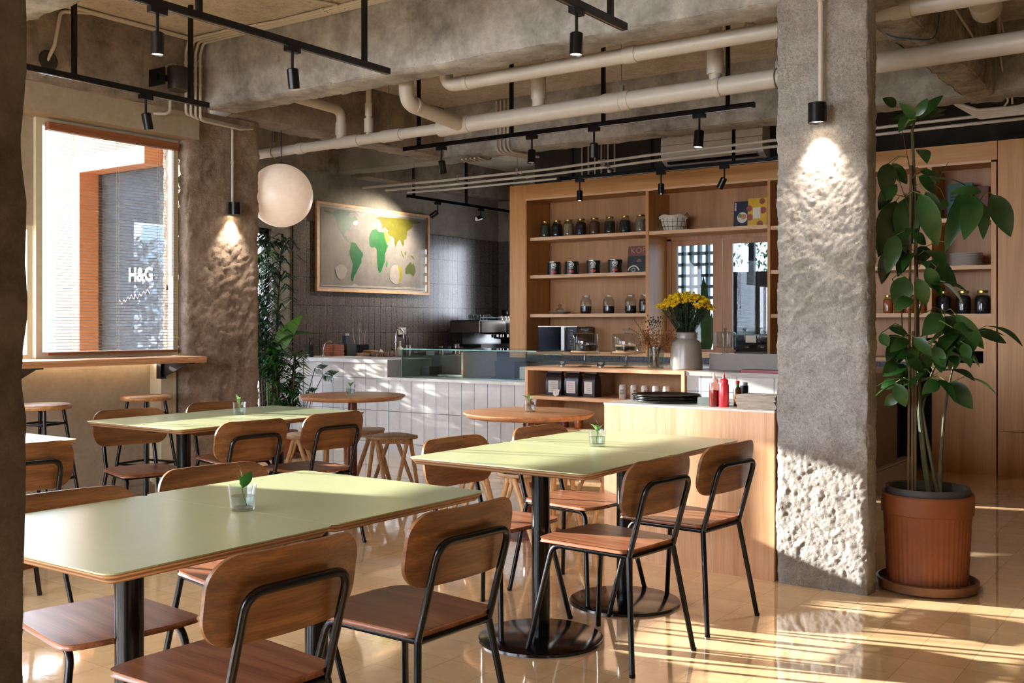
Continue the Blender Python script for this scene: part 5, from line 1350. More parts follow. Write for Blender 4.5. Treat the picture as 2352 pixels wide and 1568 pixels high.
pipe('drain_pipe', 'long pale drain pipe crossing below the ceiling, the thicker lower one', [(XP, 8.5, 2.735), (XP, 4.70, 2.745)], .040,
     [((XP, 6.42, 2.74), (XP, 6.34, 2.74), .046), ((XP, 5.98, 2.742), (XP, 5.72, 2.742), .047), ((XP, 5.48, 2.742), (XP, 5.28, 2.742), .047)], brackets=[(XP, 5.40, 2.742), (XP, 6.70, 2.737)], group='ceiling drain pipes')
pipe('drain_pipe', 'wide right hand length of the lower drain pipe, running behind the hacked pillar', [(XP, 4.86, 2.745), (XP, -3.0, 2.80)], .058,
     [((XP, 4.90, 2.745), (XP, 4.62, 2.747), .064), ((XP, 3.50, 2.755), (XP, 3.30, 2.757), .064), ((XP, 2.70, 2.76), (XP, 2.66, 2.76), .063), ((XP, .78, 2.77), (XP, .70, 2.77), .064)], brackets=[(XP, 3.36, 2.756), (XP, 2.30, 2.76), (XP, .42, 2.775)], group='ceiling drain pipes')
pipe('drain_pipe', 'short sloping drain pipe joining the lower pipe from the big beam', [(5.38, 4.69, 3.38), (5.38, 4.69, 2.80), (5.95, 4.69, 2.75)], .052, [((5.46, 4.69, 2.80), (5.50, 4.69, 2.796), .058)], fil=.10, group='ceiling drain pipes')
pipe('drain_pipe', 'white upper drain pipe running along the underside of the big beam', [(5.50, 4.44, 3.38), (5.50, 4.44, 2.905), (5.50, -3.0, 2.905)], .046,
     [((5.50, 4.28, 2.905), (5.50, 4.24, 2.905), .051), ((5.50, 3.06, 2.905), (5.50, 2.98, 2.905), .052), ((5.50, 1.50, 2.905), (5.50, 1.40, 2.905), .052)], fil=.09, group='ceiling drain pipes')
pipe('drain_pipe', 'elbowed pipe left of the thin sleeved riser, dropping onto the lower drain pipe', [(5.32, 5.92, 3.02), (6.0, 5.92, 3.0), (6.0, 5.92, 2.77)], .038, [((6.0, 5.92, 2.90), (6.0, 5.92, 2.80), .044)], fil=.08, group='ceiling drain pipes')
pipe('drain_pipe', 'thin sleeved riser dropping onto the lower drain pipe', [(XP, 5.62, 3.38), (XP, 5.62, 2.77)], .022, [((XP, 5.62, 3.02), (XP, 5.62, 2.92), .028), ((XP, 5.62, 2.90), (XP, 5.62, 2.79), .036)], group='ceiling drain pipes')
pipe('drain_pipe', 'short riser above the lower drain pipe behind the white upper pipe', [(XP, 4.02, 3.38), (XP, 4.02, 2.80)], .045, [((XP, 4.02, 3.05), (XP, 4.02, 2.85), .052)], group='ceiling drain pipes')
pipe('drain_pipe', 'sleeved riser above the lower drain pipe near the hacked pillar', [(XP, 2.70, 3.38), (XP, 2.70, 2.80)], .040, [((XP, 2.70, 3.10), (XP, 2.70, 3.0), .047), ((XP, 2.70, 2.99), (XP, 2.70, 2.84), .054)], group='ceiling drain pipes')
pipe('drain_pipe', 'thin diagonal pipe under the ceiling left of the hacked pillar', [(6.6, 2.75, 3.30), (7.1, 2.25, 3.05)], .030, group='ceiling drain pipes')
pipe('drain_pipe', 'large elbowed pipe at the top edge right of the hacked pillar', [(5.25, 1.30, 3.38), (5.36, 1.33, 3.04), (5.62, 1.34, 2.99)], .080, [((5.54, 1.337, 3.005), (5.62, 1.34, 2.99), .088)], fil=.09, group='ceiling drain pipes')
pipe('drain_pipe', 'large sloping pipe at the top right corner', [(5.2, 1.10, 3.12), (6.1, 1.16, 3.0)], .072, [((5.96, 1.15, 3.018), (6.1, 1.16, 3.0), .080)], group='ceiling drain pipes')
t = thing('ceiling_dome_light', 'white dome light hanging beside the crumbling beam at top right', 'light', (7.05, 1.27, 3.06))
mb = MB(); mb.cyl((0, 0, 0), (0, 0, .325), .01); part('stem', mb, M_PVC, t)
mb = MB(); mb.lathe([(0, -.09), (.06, -.083), (.11, -.055), (.13, -.02), (.13, 0), (0, 0)], seg=32); part('dome', mb, M_PLATE, t)
mb = MB(); mb.lathe([(.14, 0), (.14, -.022), (.128, -.024)], seg=32); part('base_ring', mb, M_PVC, t)
# conduits
def conduit(label, paths, r=.0095, group='thin electrical conduits', clips=()):
    t = thing('conduit', label, 'conduit', paths[0][0], 0, group); o = Vector(paths[0][0])
    for P in paths:
        mb = MB(); mb.tube(fillet([Vector(p)-o for p in P], .05, 5), r, 10); part('conduit_tube', mb, M_PVC, t)
    for p, d in clips:
        mb = MB(); p = Vector(p)-o; d = Vector(d).normalized(); mb.tube([p-d*.01, p+d*.01], r*1.4, 10); part('clip', mb, M_PVC, t)
    return t
for k in range(4):
    y0 = 6.33-.0; yy = 6.335
    xx = 4.83+.042*k
    conduit('conduit in the bundle bending round the ceiling corner, '+('outermost left', 'second from left', 'third from left', 'nearest the big beam')[k],
            [[(xx+.10-.02*k, 5.2-.35*k, 3.372), (xx+.02, 5.9, 3.372), (xx, 6.30, 3.365), (xx, yy, 3.28), (xx, yy, 2.86), (xx+.02, yy+.02, 2.83-.008*k), (5.30+.03*k, 6.40, 2.825-.006*k), (5.42+.04*k, 6.44, 2.84)]] , .0105,
            clips=[((xx, yy, 3.20), (0, 0, 1)), ((xx, yy, 3.06), (0, 0, 1))])
conduit('conduit dropping from the beam to the lamp on the brown pillar', [[(5.33, 6.44, 2.83), (5.35, 6.448, 2.80), (5.35, 6.448, 2.20)]], .010, clips=[((5.35, 6.448, 2.55), (0, 0, 1))])
for k in range(2):
    conduit('pair of conduits along the ceiling edge above the window wall, the '+('upper' if k else 'lower')+' one', [[(3.2, 6.325-.03*k, 3.368), (4.85, 6.30-.03*k, 3.368)]], .011)
conduit('conduit curving down the beam to the round wall hole at top left', [[(4.05, 6.31, 3.368), (3.84, 6.32, 3.33), (3.80, 6.325, 3.10), (3.77, 6.36, 3.00)]], .012)
mb = MB(); mb.lathe([(0, .0), (.062, .0), (.066, .004), (.058, .006), (.052, .003), (0, .002)], seg=24, rot=Matrix.Rotation(R(90), 3, 'X')); single('wall_hole_ring', mb, plain('hole_shade', '#2a241d', .9), 'dark disc painted as a shaded conduit hole in the beam at top left', 'hole', (3.77, 6.352, 3.00))  # flat disc, the shade inside the hole put into its colour
for k in range(3):
    conduit('conduit on the ceiling running beside the big beam, '+('nearest the beam', 'middle one', 'farthest from the beam')[k], [[(4.97-.035*k, 6.2, 3.372), (4.97-.035*k, 2.6, 3.372)]], .010, clips=[((4.97-.035*k, 5.0, 3.372), (0, 1, 0)), ((4.97-.035*k, 4.2, 3.372), (0, 1, 0))])
conduit('conduit branching across the ceiling at the top edge', [[(4.88, 4.85, 3.372), (4.45, 5.0, 3.372), (4.1, 4.7, 3.372), (3.9, 4.2, 3.372)]], .010)
for k in range(4):
    xx = 7.836; yy = 5.72-.045*k
    conduit('vertical conduit on the second beam, '+('leftmost', 'second', 'third', 'rightmost')[k]+' of four', [[(xx, yy, 3.37), (xx, yy, 2.93), (xx, yy-.03, 2.885), (xx+.08, yy-.05, 2.88), (8.25, yy-.06, 2.885)]], .010)
for k in range(5):
    yy = 6.30-.03*k
    conduit('short conduit looping under the second beam, '+('first', 'second', 'third', 'fourth', 'fifth')[k]+' of five', [[(8.17, 6.25-.055*k, 3.3), (8.17, 6.25-.055*k, 2.90), (8.05, 6.22-.055*k, 2.875), (7.86, 6.15-.05*k, 2.87)]], .009)
for k in range(6):
    yy = 6.20-.085*k
    conduit('conduit on the charcoal wall above the cabinet, '+('first', 'second', 'third', 'fourth', 'fifth', 'sixth')[k]+' from the left', [[(10.145, yy, 3.37), (10.145, yy, 2.87)]], .011, group='conduits on the charcoal wall')
for k, (z, x) in enumerate(((2.77, 8.50), (2.735, 8.60), (2.70, 8.68))):
    conduit('long suspended conduit above the cabinet, '+('highest', 'middle', 'lowest')[k]+' one', [[(x, 8.05-.25*k, z+.04), (x, 6.9, z+.03), (x, 5.6, z+.035), (x, 4.4, z+.07), (x, 2.0, z+.10), (x, -3.0, z+.12)][:6 if k < 2 else 3]], .013 if k < 2 else .011, clips=[((x, 5.9, z+.032), (0, 1, 0)), ((x, 5.0, z+.055), (0, 1, 0))])
for k, (y, zz) in enumerate(((6.7, 2.80), (5.95, 2.81), (4.95, 2.83), (2.9, 2.86), (7.3, 2.80))):
    t = thing('conduit_hanger', 'thin rod and clamp holding the suspended conduits, '+('below the second beam', 'left of the spotlights', 'near the air conditioner', 'right of the air conditioner', 'by the map wall')[k], 'hanger', (8.50, y, 2.78), 0, 'conduit hangers')
    mb = MB(); mb.tube([(0, 0, .04), (0, 0, .605)], .003, 5); mb.box(-.02, .20, -.014, .014, .0, .012); mb.box(-.012, .012, -.014, .014, .0, .065); part('hanger_rod', mb, M_STEEL, t)
t = conduit('bundle of white conduits bending round the crumbling beam at top right', [[(8.28, 1.02-.03*k, 3.3), (8.27, 1.10-.03*k, 2.93), (8.25, 1.36-.02*k, 2.862-.012*k), (8.20+.02*k, 1.62, 2.858-.01*k), (8.17+.02*k, 1.78, 2.93)] for k in range(5)], .014)
conduit('loose white cables hanging from the crumbling beam at top right', [[(7.70, 1.40, 3.36), (7.80, 1.39, 3.08), (8.10, 1.40, 2.88), (8.20, 1.44, 2.87)], [(7.75, 1.38, 3.36), (7.98, 1.36, 3.0), (8.15, 1.38, 2.87)], [(5.9, 1.36, 3.33), (6.4, 1.39, 3.12), (7.2, 1.40, 3.05)]], .007)
mb = MB(); mb.tube(fillet([(5.95, 1.71, 2.96), (5.92, 1.62, 2.882), (6.02, 1.52, 2.876), (6.15, 1.43, 2.885), (6.16, 1.41, 3.1)], .1, 5), .004, 6); single('blue_cable', mb, plain('blue_plastic', '#2d6485', .4), 'thin blue cable looped under the crumbling beam', 'cable')
# ================================================================ track lighting
M_LENS = plain('lamp_lens', '#d9d4c8', .3)
M_LENS_ON = plain('lit_lens', '#fff0d8', .3, emit='#ffe3bd', es=9.0)
def track(label, axis, a0, a1, b, z, rods, group='black lighting tracks'):
    loc = (a0, b, z) if axis == 0 else (b, a0, z)
    t = thing('lighting_track', label, 'lighting track', loc, 0, group)
    L = a1-a0; mb = MB()
    if axis == 0: mb.box(0, L, -.017, .017, -.0, .034)
    else: mb.box(-.017, .017, 0, L, 0, .034)
    part('rail', mb, M_BLACK, t, smooth=0)
    mb = MB()
    if axis == 0: mb.box(0.02, L-.02, -.006, .006, -.0015, .0)
    else: mb.box(-.006, .006, .02, L-.02, -.0015, 0)
    part('conductor_groove', mb, M_STEEL, t, smooth=0)
    for q in rods:
        q -= a0; mb = MB(); p = (q, 0) if axis == 0 else (0, q)
        mb.box(p[0]-.0125, p[0]+.0125, p[1]-.0125, p[1]+.0125, .034, 3.385-z); part('drop_rod', mb, M_BLACK, t, smooth=0)
def spot(label, loc, yaw, tilt, lit=0.0, axis=0, size=.030, length=.105, cone=52, col=(1, .86, .68)):
    """loc: underside of the track; the can hangs from a stem and points down, tilted"""
    t = thing('track_spotlight', label, 'spotlight', loc, 0, 'black track spotlights')
    mb = MB()
    if axis == 0: mb.box(-.045, .045, -.016, .016, -.030, 0)
    else: mb.box(-.016, .016, -.045, .045, -.030, 0)
    part('adapter', mb, M_BLACK, t, smooth=0)
    mb = MB(); mb.tube([(0, 0, -.03), (0, 0, -.118)], .0075, 10); part('stem', mb, M_BLACK, t)
    m = Matrix.Rotation(R(yaw), 4, 'Z') @ Matrix.Rotation(R(tilt), 4, 'Y')
    mb = MB(); mb.lathe([(0, .0), (size*.7, 0), (size, -.006), (size, -length), (size*.92, -length), (size*.86, -length+.008), (0, -length+.012)], seg=28)
    c = part('can', mb, M_BLACK, t); c.matrix_local = Matrix.Translation((0, 0, -.112)) @ m
    mb = MB(); mb.lathe([(0, -length+.006), (size*.84, -length+.006)], seg=24)
    part('lens', mb, M_LENS_ON if lit else M_LENS, c)
    if lit:
        l = bpy.data.lights.new('spot_lamp', 'SPOT'); l.energy = lit; l.spot_size = R(cone); l.spot_blend = .6; l.color = col; l.shadow_soft_size = .02
        o = bpy.data.objects.new('spot_lamp', l); COL.objects.link(o); o.parent = c; o.location = (0, 0, -length-.004)
TZ = 2.735
track('lighting track at top left, longer one crossing in front of the big beam', 0, 1.6, 4.50, 4.06, TZ, (2.2, 3.17, 4.30))
track('lighting track in front of the window wall at top left', 0, 1.9, 4.50, 5.67, TZ, (3.53, 4.36))
track('lighting track at the top edge, right of centre', 0, 2.2, 4.50, 2.505, TZ, (2.5, 4.36))
track('lighting track running under the pipes above the coffee bar', 1, 2.68, 5.76, 6.58, TZ, (2.87, 3.84, 4.66, 5.60))
track('lighting track close to the top of the oak cabinet', 1, 2.6, 5.66, 8.84, TZ, (3.80, 4.62, 5.50))
track('lighting track in front of the framed map', 0, 8.99, 11.2, 7.82, TZ, (9.10, 10.08))
spot('spotlight hanging from the long top left track, nearest the corner', (2.94, 4.06, TZ), 0, 0, 12)
spot('spotlight in front of the big beam, near the right end of the long track', (3.76, 4.06, TZ), 200, 12)
spot('spotlight in front of the window wall above the blind', (4.02, 5.67, TZ), 190, 14)
spot('lit spotlight at the top edge, just right of centre', (4.05, 2.505, TZ), 0, 3, 14)
spot('lit spotlight at the left end of the track above the coffee bar', (6.58, 5.36, TZ), -160, 26, 14, 1)
spot('unlit spotlight, second from left on the track above the coffee bar', (6.58, 4.47, TZ), 20, 10, 0, 1)
spot('glaring spotlight, third from left on the track above the coffee bar', (6.58, 3.92, TZ), -150, 16, 20, 1)
spot('lit spotlight at the right end of the track above the coffee bar', (6.58, 3.08, TZ), -20, 6, 20, 1, size=.034, length=.12)
spot('spotlight at the left end of the track nearest the oak cabinet', (8.84, 5.43, TZ), 0, 2, 12, 1, cone=80)
spot('spotlight in the middle of the track nearest the oak cabinet', (8.84, 4.53, TZ), 0, 0, 12, 1, cone=80)
spot('tilted spotlight at the right end of the track nearest the oak cabinet', (8.84, 3.89, TZ), -90, 28, 12, 1, cone=80)
spot('glaring spotlight pointing at the framed map', (9.53, 7.82, TZ), -71, 55, 36, cone=125)
spot('sideways spotlight at the right of the track by the map', (10.38, 7.82, TZ), 0, 75, 0)
# pillar lamps
def sconce(label, x, y, z, nx, ny, r, h, energy):
    t = thing('pillar_lamp', label, 'lamp', (x, y, z), 0, 'pillar down lamps')
    mb = MB(); mb.lathe([(0, 0), (r, 0), (r, -h), (r*.88, -h), (r*.84, -h+.012), (0, -h+.016)], seg=36); part('can', mb, M_BLACK, t)
    mb = MB(); mb.lathe([(0, -h+.010), (r*.8, -h+.010)], seg=28); part('lens', mb, M_LENS_ON, t)
    mb = MB(); mb.box(min(0, nx*.05)-.01*abs(ny), max(0, nx*.05)+.01*abs(ny), min(0, ny*.05)-.01*abs(nx), max(0, ny*.05)+.01*abs(nx), -.05, -.02); part('bracket', mb, M_BLACK, t, smooth=0)
    l = bpy.data.lights.new('pillar_lamp_light', 'SPOT'); l.energy = energy; l.spot_size = R(82); l.spot_blend = 1.0; l.color = (1, .88, .74); l.shadow_soft_size = r*.5
    o = bpy.data.objects.new('pillar_lamp_light', l); COL.objects.link(o); o.parent = t; o.location = (0, 0, -h-.002)
    o.rotation_euler = Vector((nx*.13, ny*.13, -1)).to_track_quat('-Z', 'Y').to_euler()
sconce('black down lamp on the hacked pillar right of centre', 4.94, 1.695, 2.355, 1, 0, .044, .095, 15)
sconce('black down lamp on the brown pillar beside the window', 5.35, 6.42, 2.235, 0, 1, .048, .095, 14)
conduit('white conduit down the hacked pillar to its lamp', [[(4.985, 1.90, 3.03), (4.975, 1.82, 3.045), (4.975, 1.69, 3.03), (4.975, 1.69, 2.34)]], .013, clips=[((4.975, 1.69, 2.86), (0, 0, 1))])
conduit('grey cable loop at the top of the hacked pillar', [[(4.98, 1.92, 3.08), (4.97, 1.83, 3.03), (4.97, 1.74, 3.02), (4.98, 1.60, 3.06)]], .008)
# globe lamp
t = thing('globe_pendant', 'large frosted globe pendant lamp beside the brown pillar', 'lamp', (5.95, 6.56, 2.36))
mb = MB(); sg = 48; mb.lathe([(.262*math.sin(q), .262*math.cos(q)) for q in [PI*k/32 for k in range(33)]], seg=sg); part('globe_shade', mb, plain('frosted_glass', '#e9dccb', .35, emit='#ffe0c4', es=.10), t)
mb = MB(); mb.tube([(0, 0, .26), (0, 0, .54)], .0035, 6); part('cord', mb, M_BLACK, t)
mb = MB(); mb.lathe([(0, .275), (.03, .272), (.045, .258)], seg=24); part('cap', mb, M_BLACK, t)
# round sensor speaker on the beam
t = thing('wall_speaker', 'black round speaker bracketed to the beam at top left', 'speaker', (4.66, 6.20, 3.03))
mb = MB(); mb.lathe([(0, -.085), (.062, -.085), (.07, -.078), (.074, .07), (.066, .082), (0, .085)], seg=36); part('drum', mb, plain('dark_brown_plastic', '#2b241f', .4), t)
mb = MB(); mb.box(-.13, -.12, -.02, .155, -.06, .06); mb.box(-.13, 0, .04, .06, -.02, .02); part('bracket', mb, M_BLACK, t, smooth=0)
mb = MB(); mb.tube(fillet([(-.07, .1, .0), (-.06, .05, .10), (.02, .04, .12), (.06, .1, .05), (.16, .12, -.02), (.24, .14, .12), (.30, .13, .25)], .04, 4), .004, 6); part('speaker_cable', mb, M_PVC, t)
conduit('short bent conduit below the round speaker', [[(4.70, 6.345, 2.92), (4.70, 6.345, 2.82), (4.66, 6.35, 2.80), (4.60, 6.40, 2.80)]], .010)
# air conditioner
t = thing('air_conditioner', 'white wall mounted air conditioner above the oak cabinet', 'air conditioner', (10.16, 4.54, 3.12))
P_ = [(0, -.13), (0, .18), (-.16, .18), (-.20, .14), (-.21, -.02), (-.17, -.10), (-.08, -.14)]
mb = MB(); mb.extr([(x, -.565, z) for x, z in P_], (0, 1.13, 0)); part('casing', mb, plain('white_appliance_plastic', '#e8e5df', .4), t, smooth=30)
mb = MB(); mb.box(-.185, -.10, -.50, .50, -.128, -.085); part('air_vent', mb, M_BLACK, t, smooth=0)
mb = MB(); mb.extr([(-.175, -.5, -.115), (-.20, -.5, -.09), (-.195, -.5, -.085), (-.17, -.5, -.11)], (0, 1.0, 0)); part('louvre', mb, M_PLATE, t, smooth=0)
mb = MB(); mb.box(-.214, -.205, -.565, .565, .06, .065); part('panel_line', mb, M_GREYP, t, smooth=0)
# ================================================================ tall potted plant
LEAVES = [((0.041,0.064,2.31),(0.145,-0.041,2.432),0.044),((0.104,0.08,2.322),(0.238,-0.033,2.378),0.042),((0.084,0.075,2.318),(0.213,-0.034,2.348),0.038),((-0.175,0.01,2.269),(-0.223,0.072,2.344),0.04),((0.1,0.176,2.394),(0.076,0.235,2.44),0.05),((0.142,0.09,2.329),(0.034,0.176,2.321),0.042),((-0.039,0.084,2.313),(-0.089,0.111,2.229),0.044),((0.012,0.057,2.304),(-0.01,0.101,2.371),0.034),((-0.181,0.009,2.281),(-0.177,-0.046,2.36),0.04),((-0.084,0.033,2.286),(-0.065,0.078,2.262),0.033),((0.014,0.189,2.097),(-0.032,0.195,1.927),0.078),((0.047,0.162,1.909),(-0.04,0.222,1.627),0.105),((0.012,0.102,1.919),(-0.029,0.096,1.642),0.106),((-0.172,-0.011,1.912),(-0.085,-0.069,1.664),0.087),((-0.081,-0.014,1.93),(-0.073,-0.075,1.782),0.059),((0.103,0.195,2.003),(0.102,0.261,1.873),0.06),((-0.072,0.023,2.007),(0.021,-0.03,1.931),0.06),((0.024,0.038,2.043),(0.086,-0.019,2.027),0.037),((-0.193,0.141,1.889),(-0.118,0.113,1.973),0.04),((-0.002,0.167,2.093),(0.09,0.118,1.996),0.049),((0.363,-0.226,1.947),(0.395,-0.307,1.732),0.092),((0.135,-0.226,1.882),(0.1,-0.235,1.702),0.05),((0.032,-0.212,1.909),(-0.044,-0.179,1.693),0.084),((0.059,-0.156,1.925),(0.017,-0.079,1.646),0.069),((-0.003,-0.249,1.921),(-0.07,-0.124,1.919),0.047),((0.078,-0.161,1.936),(0.032,-0.129,1.783),0.069),((0.197,-0.038,1.92),(0.179,-0.015,1.862),0.05),((-0.126,0.115,1.724),(-0.154,0.15,1.536),0.071),((0.046,0.106,1.67),(-0.027,0.133,1.526),0.061),((0.2,0.053,1.686),(0.128,0.072,1.592),0.064),((0.112,0.041,1.591),(0.244,-0.086,1.483),0.104),((-0.171,-0.002,1.508),(-0.121,-0.024,1.379),0.059),((-0.082,0.082,1.523),(-0.1,0.122,1.371),0.089),((-0.198,0.03,1.418),(-0.284,0.073,1.35),0.057),((-0.091,-0.017,1.565),(-0.011,-0.052,1.453),0.059),((-0.122,0.037,1.72),(-0.059,-0.009,1.677),0.054),((0.073,0.206,1.675),(0.098,0.246,1.495),0.06),((0.014,-0.066,1.339),(-0.057,0.009,1.236),0.081),((0.089,-0.062,1.33),(0.173,-0.134,1.188),0.09),((-0.034,-0.141,1.338),(0.069,-0.244,1.173),0.059),((0.278,-0.165,1.255),(0.407,-0.285,1.195),0.054),((-0.071,-0.133,1.275),(0.044,-0.219,1.264),0.047),((-0.019,-0.172,1.202),(-0.025,-0.192,1.108),0.046),((0.154,-0.103,1.171),(0.179,-0.065,1.059),0.057),((-0.139,0.147,1.274),(-0.037,0.076,1.232),0.042),((-0.087,0.198,1.199),(-0.031,0.086,1.218),0.049),((-0.094,0.07,1.219),(-0.175,0.128,1.156),0.054),((-0.16,0.018,1.229),(-0.15,-0.057,1.14),0.049),((0.128,-0.018,1.203),(0.191,-0.021,1.122),0.053),((-0.077,-0.048,1.184),(-0.093,-0.103,1.077),0.053),((0.143,0.141,1.197),(0.102,0.204,1.072),0.061),((-0.041,0.048,1.182),(-0.089,0.071,1.081),0.052),((0.055,0.027,1.199),(0.105,0.013,1.076),0.055),((-0.076,0.128,1.107),(-0.122,0.179,1.052),0.049),((-0.189,0.046,1.112),(-0.099,-0.01,1.065),0.053),((-0.27,0.146,1.248),(-0.25,0.117,1.185),0.043),((0.218,-0.056,1.002),(0.245,-0.158,0.868),0.078),((0.056,0.109,1.08),(0.12,0.096,0.979),0.087),((0.019,0.099,1.084),(-0.022,0.207,1.031),0.045),((-0.202,0.095,1.007),(-0.181,0.055,0.896),0.059),((-0.18,0.09,0.959),(-0.182,0.152,0.898),0.048),((-0.013,-0.058,1.011),(-0.066,0.008,0.954),0.058),((0.12,0.181,0.997),(0.111,0.254,0.966),0.05),((0.28,-0.06,1.172),(0.274,-0.059,1.054),0.062),((0.129,-0.141,1.184),(0.16,-0.145,1.097),0.049),((0.05,-0.036,1.137),(0.04,-0.058,1.053),0.047),((-0.041,0.048,1.156),(-0.131,0.114,1.121),0.048),((-0.04,0.031,1.148),(-0.022,0.089,1.081),0.043),((0.194,0.052,1.103),(0.185,0.087,1.007),0.05),((-0.06,0.133,1.202),(-0.104,0.166,1.11),0.049)]
STEMS = [[(0.031,-0.004,0.483),(0.015,0.019,0.637),(0.002,0.036,0.851),(-0.003,0.043,1.172),(-0.008,0.05,1.6),(-0.013,0.057,1.986),(-0.019,0.066,2.243),(-0.01,0.054,2.303)],[(0.062,-0.048,0.491),(0.062,-0.048,0.615),(0.071,-0.062,0.83),(0.084,-0.079,0.98),(0.099,-0.1,1.087)],[(0.055,-0.039,0.53),(0.024,0.005,0.723),(0.01,0.026,0.872),(0.031,-0.004,1.022),(0.068,-0.056,1.172),(0.16,-0.188,1.258)],[(-0.0,0.04,1.344),(0.031,-0.004,1.515),(0.111,-0.118,1.75),(0.183,-0.219,1.922)],[(0.012,0.022,0.744),(-0.013,0.057,0.958),(-0.044,0.101,1.172),(-0.05,0.11,1.386),(-0.075,0.145,1.515)],[(0.012,0.022,1.129),(0.031,-0.004,1.301),(0.037,-0.013,1.386),(0.074,-0.065,1.354)],[(0.084,-0.079,0.969),(0.092,-0.091,1.001)],[(-0.008,0.05,1.686),(-0.031,0.083,1.879),(-0.062,0.127,2.029)],[(-0.008,0.05,1.686),(0.012,0.022,1.857),(0.084,-0.079,2.089)],[(-0.015,0.061,1.965),(-0.032,0.085,2.114),(-0.047,0.106,2.243)]]
STAKES = [[(-0.04,0.061,0.473),(-0.037,0.057,1.258)],[(-0.031,0.048,0.473),(-0.03,0.047,1.599)],[(-0.051,0.076,0.49),(-0.043,0.066,2.069)]]
M_TERRA = plain('terracotta', '#7d421c', .6, vary=.10, bumpy=.1)
M_SAUCER = plain('dark_terracotta', '#6b4425', .45, vary=.25)
t = thing('potted_plant', 'tall large leaved plant in a ribbed terracotta pot right of the hacked pillar', 'plant', (5.335, 1.285, 0))
mb = MB(); sg = 144; vs = []; prof = [(.185, .035, 0), (.188, .05, 1), (.203, .36, 1), (.205, .372, 0), (.213, .376, 0), (.216, .46, 0), (.212, .468, 0), (.196, .468, 0), (.19, .40, 0)]
for r, z, rib in prof:
    for k in range(sg):
        q = 2*PI*k/sg; rr = r-(.0035 if (rib and k % 3 == 0) else 0); vs.append((rr*math.cos(q), rr*math.sin(q), z))
mb.add(vs, [(i*sg+k, i*sg+(k+1) % sg, (i+1)*sg+(k+1) % sg, (i+1)*sg+k) for i in range(len(prof)-1) for k in range(sg)]+[tuple(range(sg))[::-1]]); part('terracotta_pot', mb, M_TERRA, t, smooth=20)
mb = MB(); mb.lathe([(0, 0), (.205, 0), (.232, .012), (.236, .052), (.226, .056), (.220, .030), (0, .030)], seg=72); part('saucer', mb, M_SAUCER, t)
mb = MB(); mb.lathe([(.18, .40), (.195, .462), (.200, .486), (.194, .500), (.178, .498), (.170, .470), (.168, .455)], seg=64); part('inner_pot', mb, plain('grey_nursery_pot', '#3f3c37', .6, vary=.2), t)
mb = MB(); mb.lathe([(0, .462), (.17, .456)], seg=40); part('soil', mb, plain('potting_soil', '#1d140c', .95, bumpy=.9, bscale=120), t)
mb = MB()
for i, s_ in enumerate(STEMS):
    s_ = [Vector(p) for p in s_]
    if i < 3: s_[0].z = .45
    r0 = (.014, .010, .009, .005, .0055, .004, .003, .0035, .0035, .003)[i]
    mb.tube(fillet(s_, .05, 3), [r0*(1-.55*k/ (len(fillet(s_, .05, 3))-1)) for k in range(len(fillet(s_, .05, 3)))], 8)
part('stems', mb, plain('green_brown_stem', '#44421f', .6, vary=.35), t)
mb = MB()
for s_ in STAKES:
    a = list(s_[0]); a[2] = .44; mb.tube([a, s_[1]], .0065, 8)
part('bamboo_stakes', mb, plain('bamboo', '#584526', .6, vary=.2), t)
mb = MB(); pt = MB()
for a, b_, w in LEAVES:
    a = Vector(a); b_ = Vector(b_); d = b_-a
    mb.leaf(a, b_, w*1.2, up=(-.85, -.30, .5 if abs(d.z) < d.length*.6 else .05), bend=.07, n=10, fold=.22)
    # petiole towards the nearest stem point
    best = None
    for s_ in STEMS:
        for k in range(len(s_)-1):
            for q in (0, .25, .5, .75, 1):
                p = Vector(s_[k]).lerp(Vector(s_[k+1]), q)
                if best is None or (p-a).length < (best-a).length: best = p
    m_ = a.lerp(best, .5)+Vector((0, 0, .02)); pt.tube([best, m_, a], .0022, 5)
random.seed(31)
for i in range(95):   # extra leaves deeper inside the plant
    s_ = STEMS[random.choice((0, 0, 1, 2, 2))]; k = random.randint(1, len(s_)-2); p = Vector(s_[k]).lerp(Vector(s_[k+1]), random.random())
    if p.z > 2.15 or p.z < .95: continue
    a = random.uniform(0, 2*PI); d = Vector((math.cos(a), math.sin(a), random.uniform(-.9, -.1))).normalized()
    q = p+Vector((math.cos(a)*.06+.05, math.sin(a)*.06, .03)); mb.leaf(q, q+d*random.uniform(.13, .24), random.uniform(.055, .09), n=8, bend=.1, fold=.2); pt.tube([p, q], .002, 5)
part('foliage', mb, plain('tall_plant_leaf', '#1f4517', .30, vary=.28, spec=.55), t, smooth=80)
part('leaf_stalks', pt, plain('leaf_stalk', '#6f7a35', .5), t)

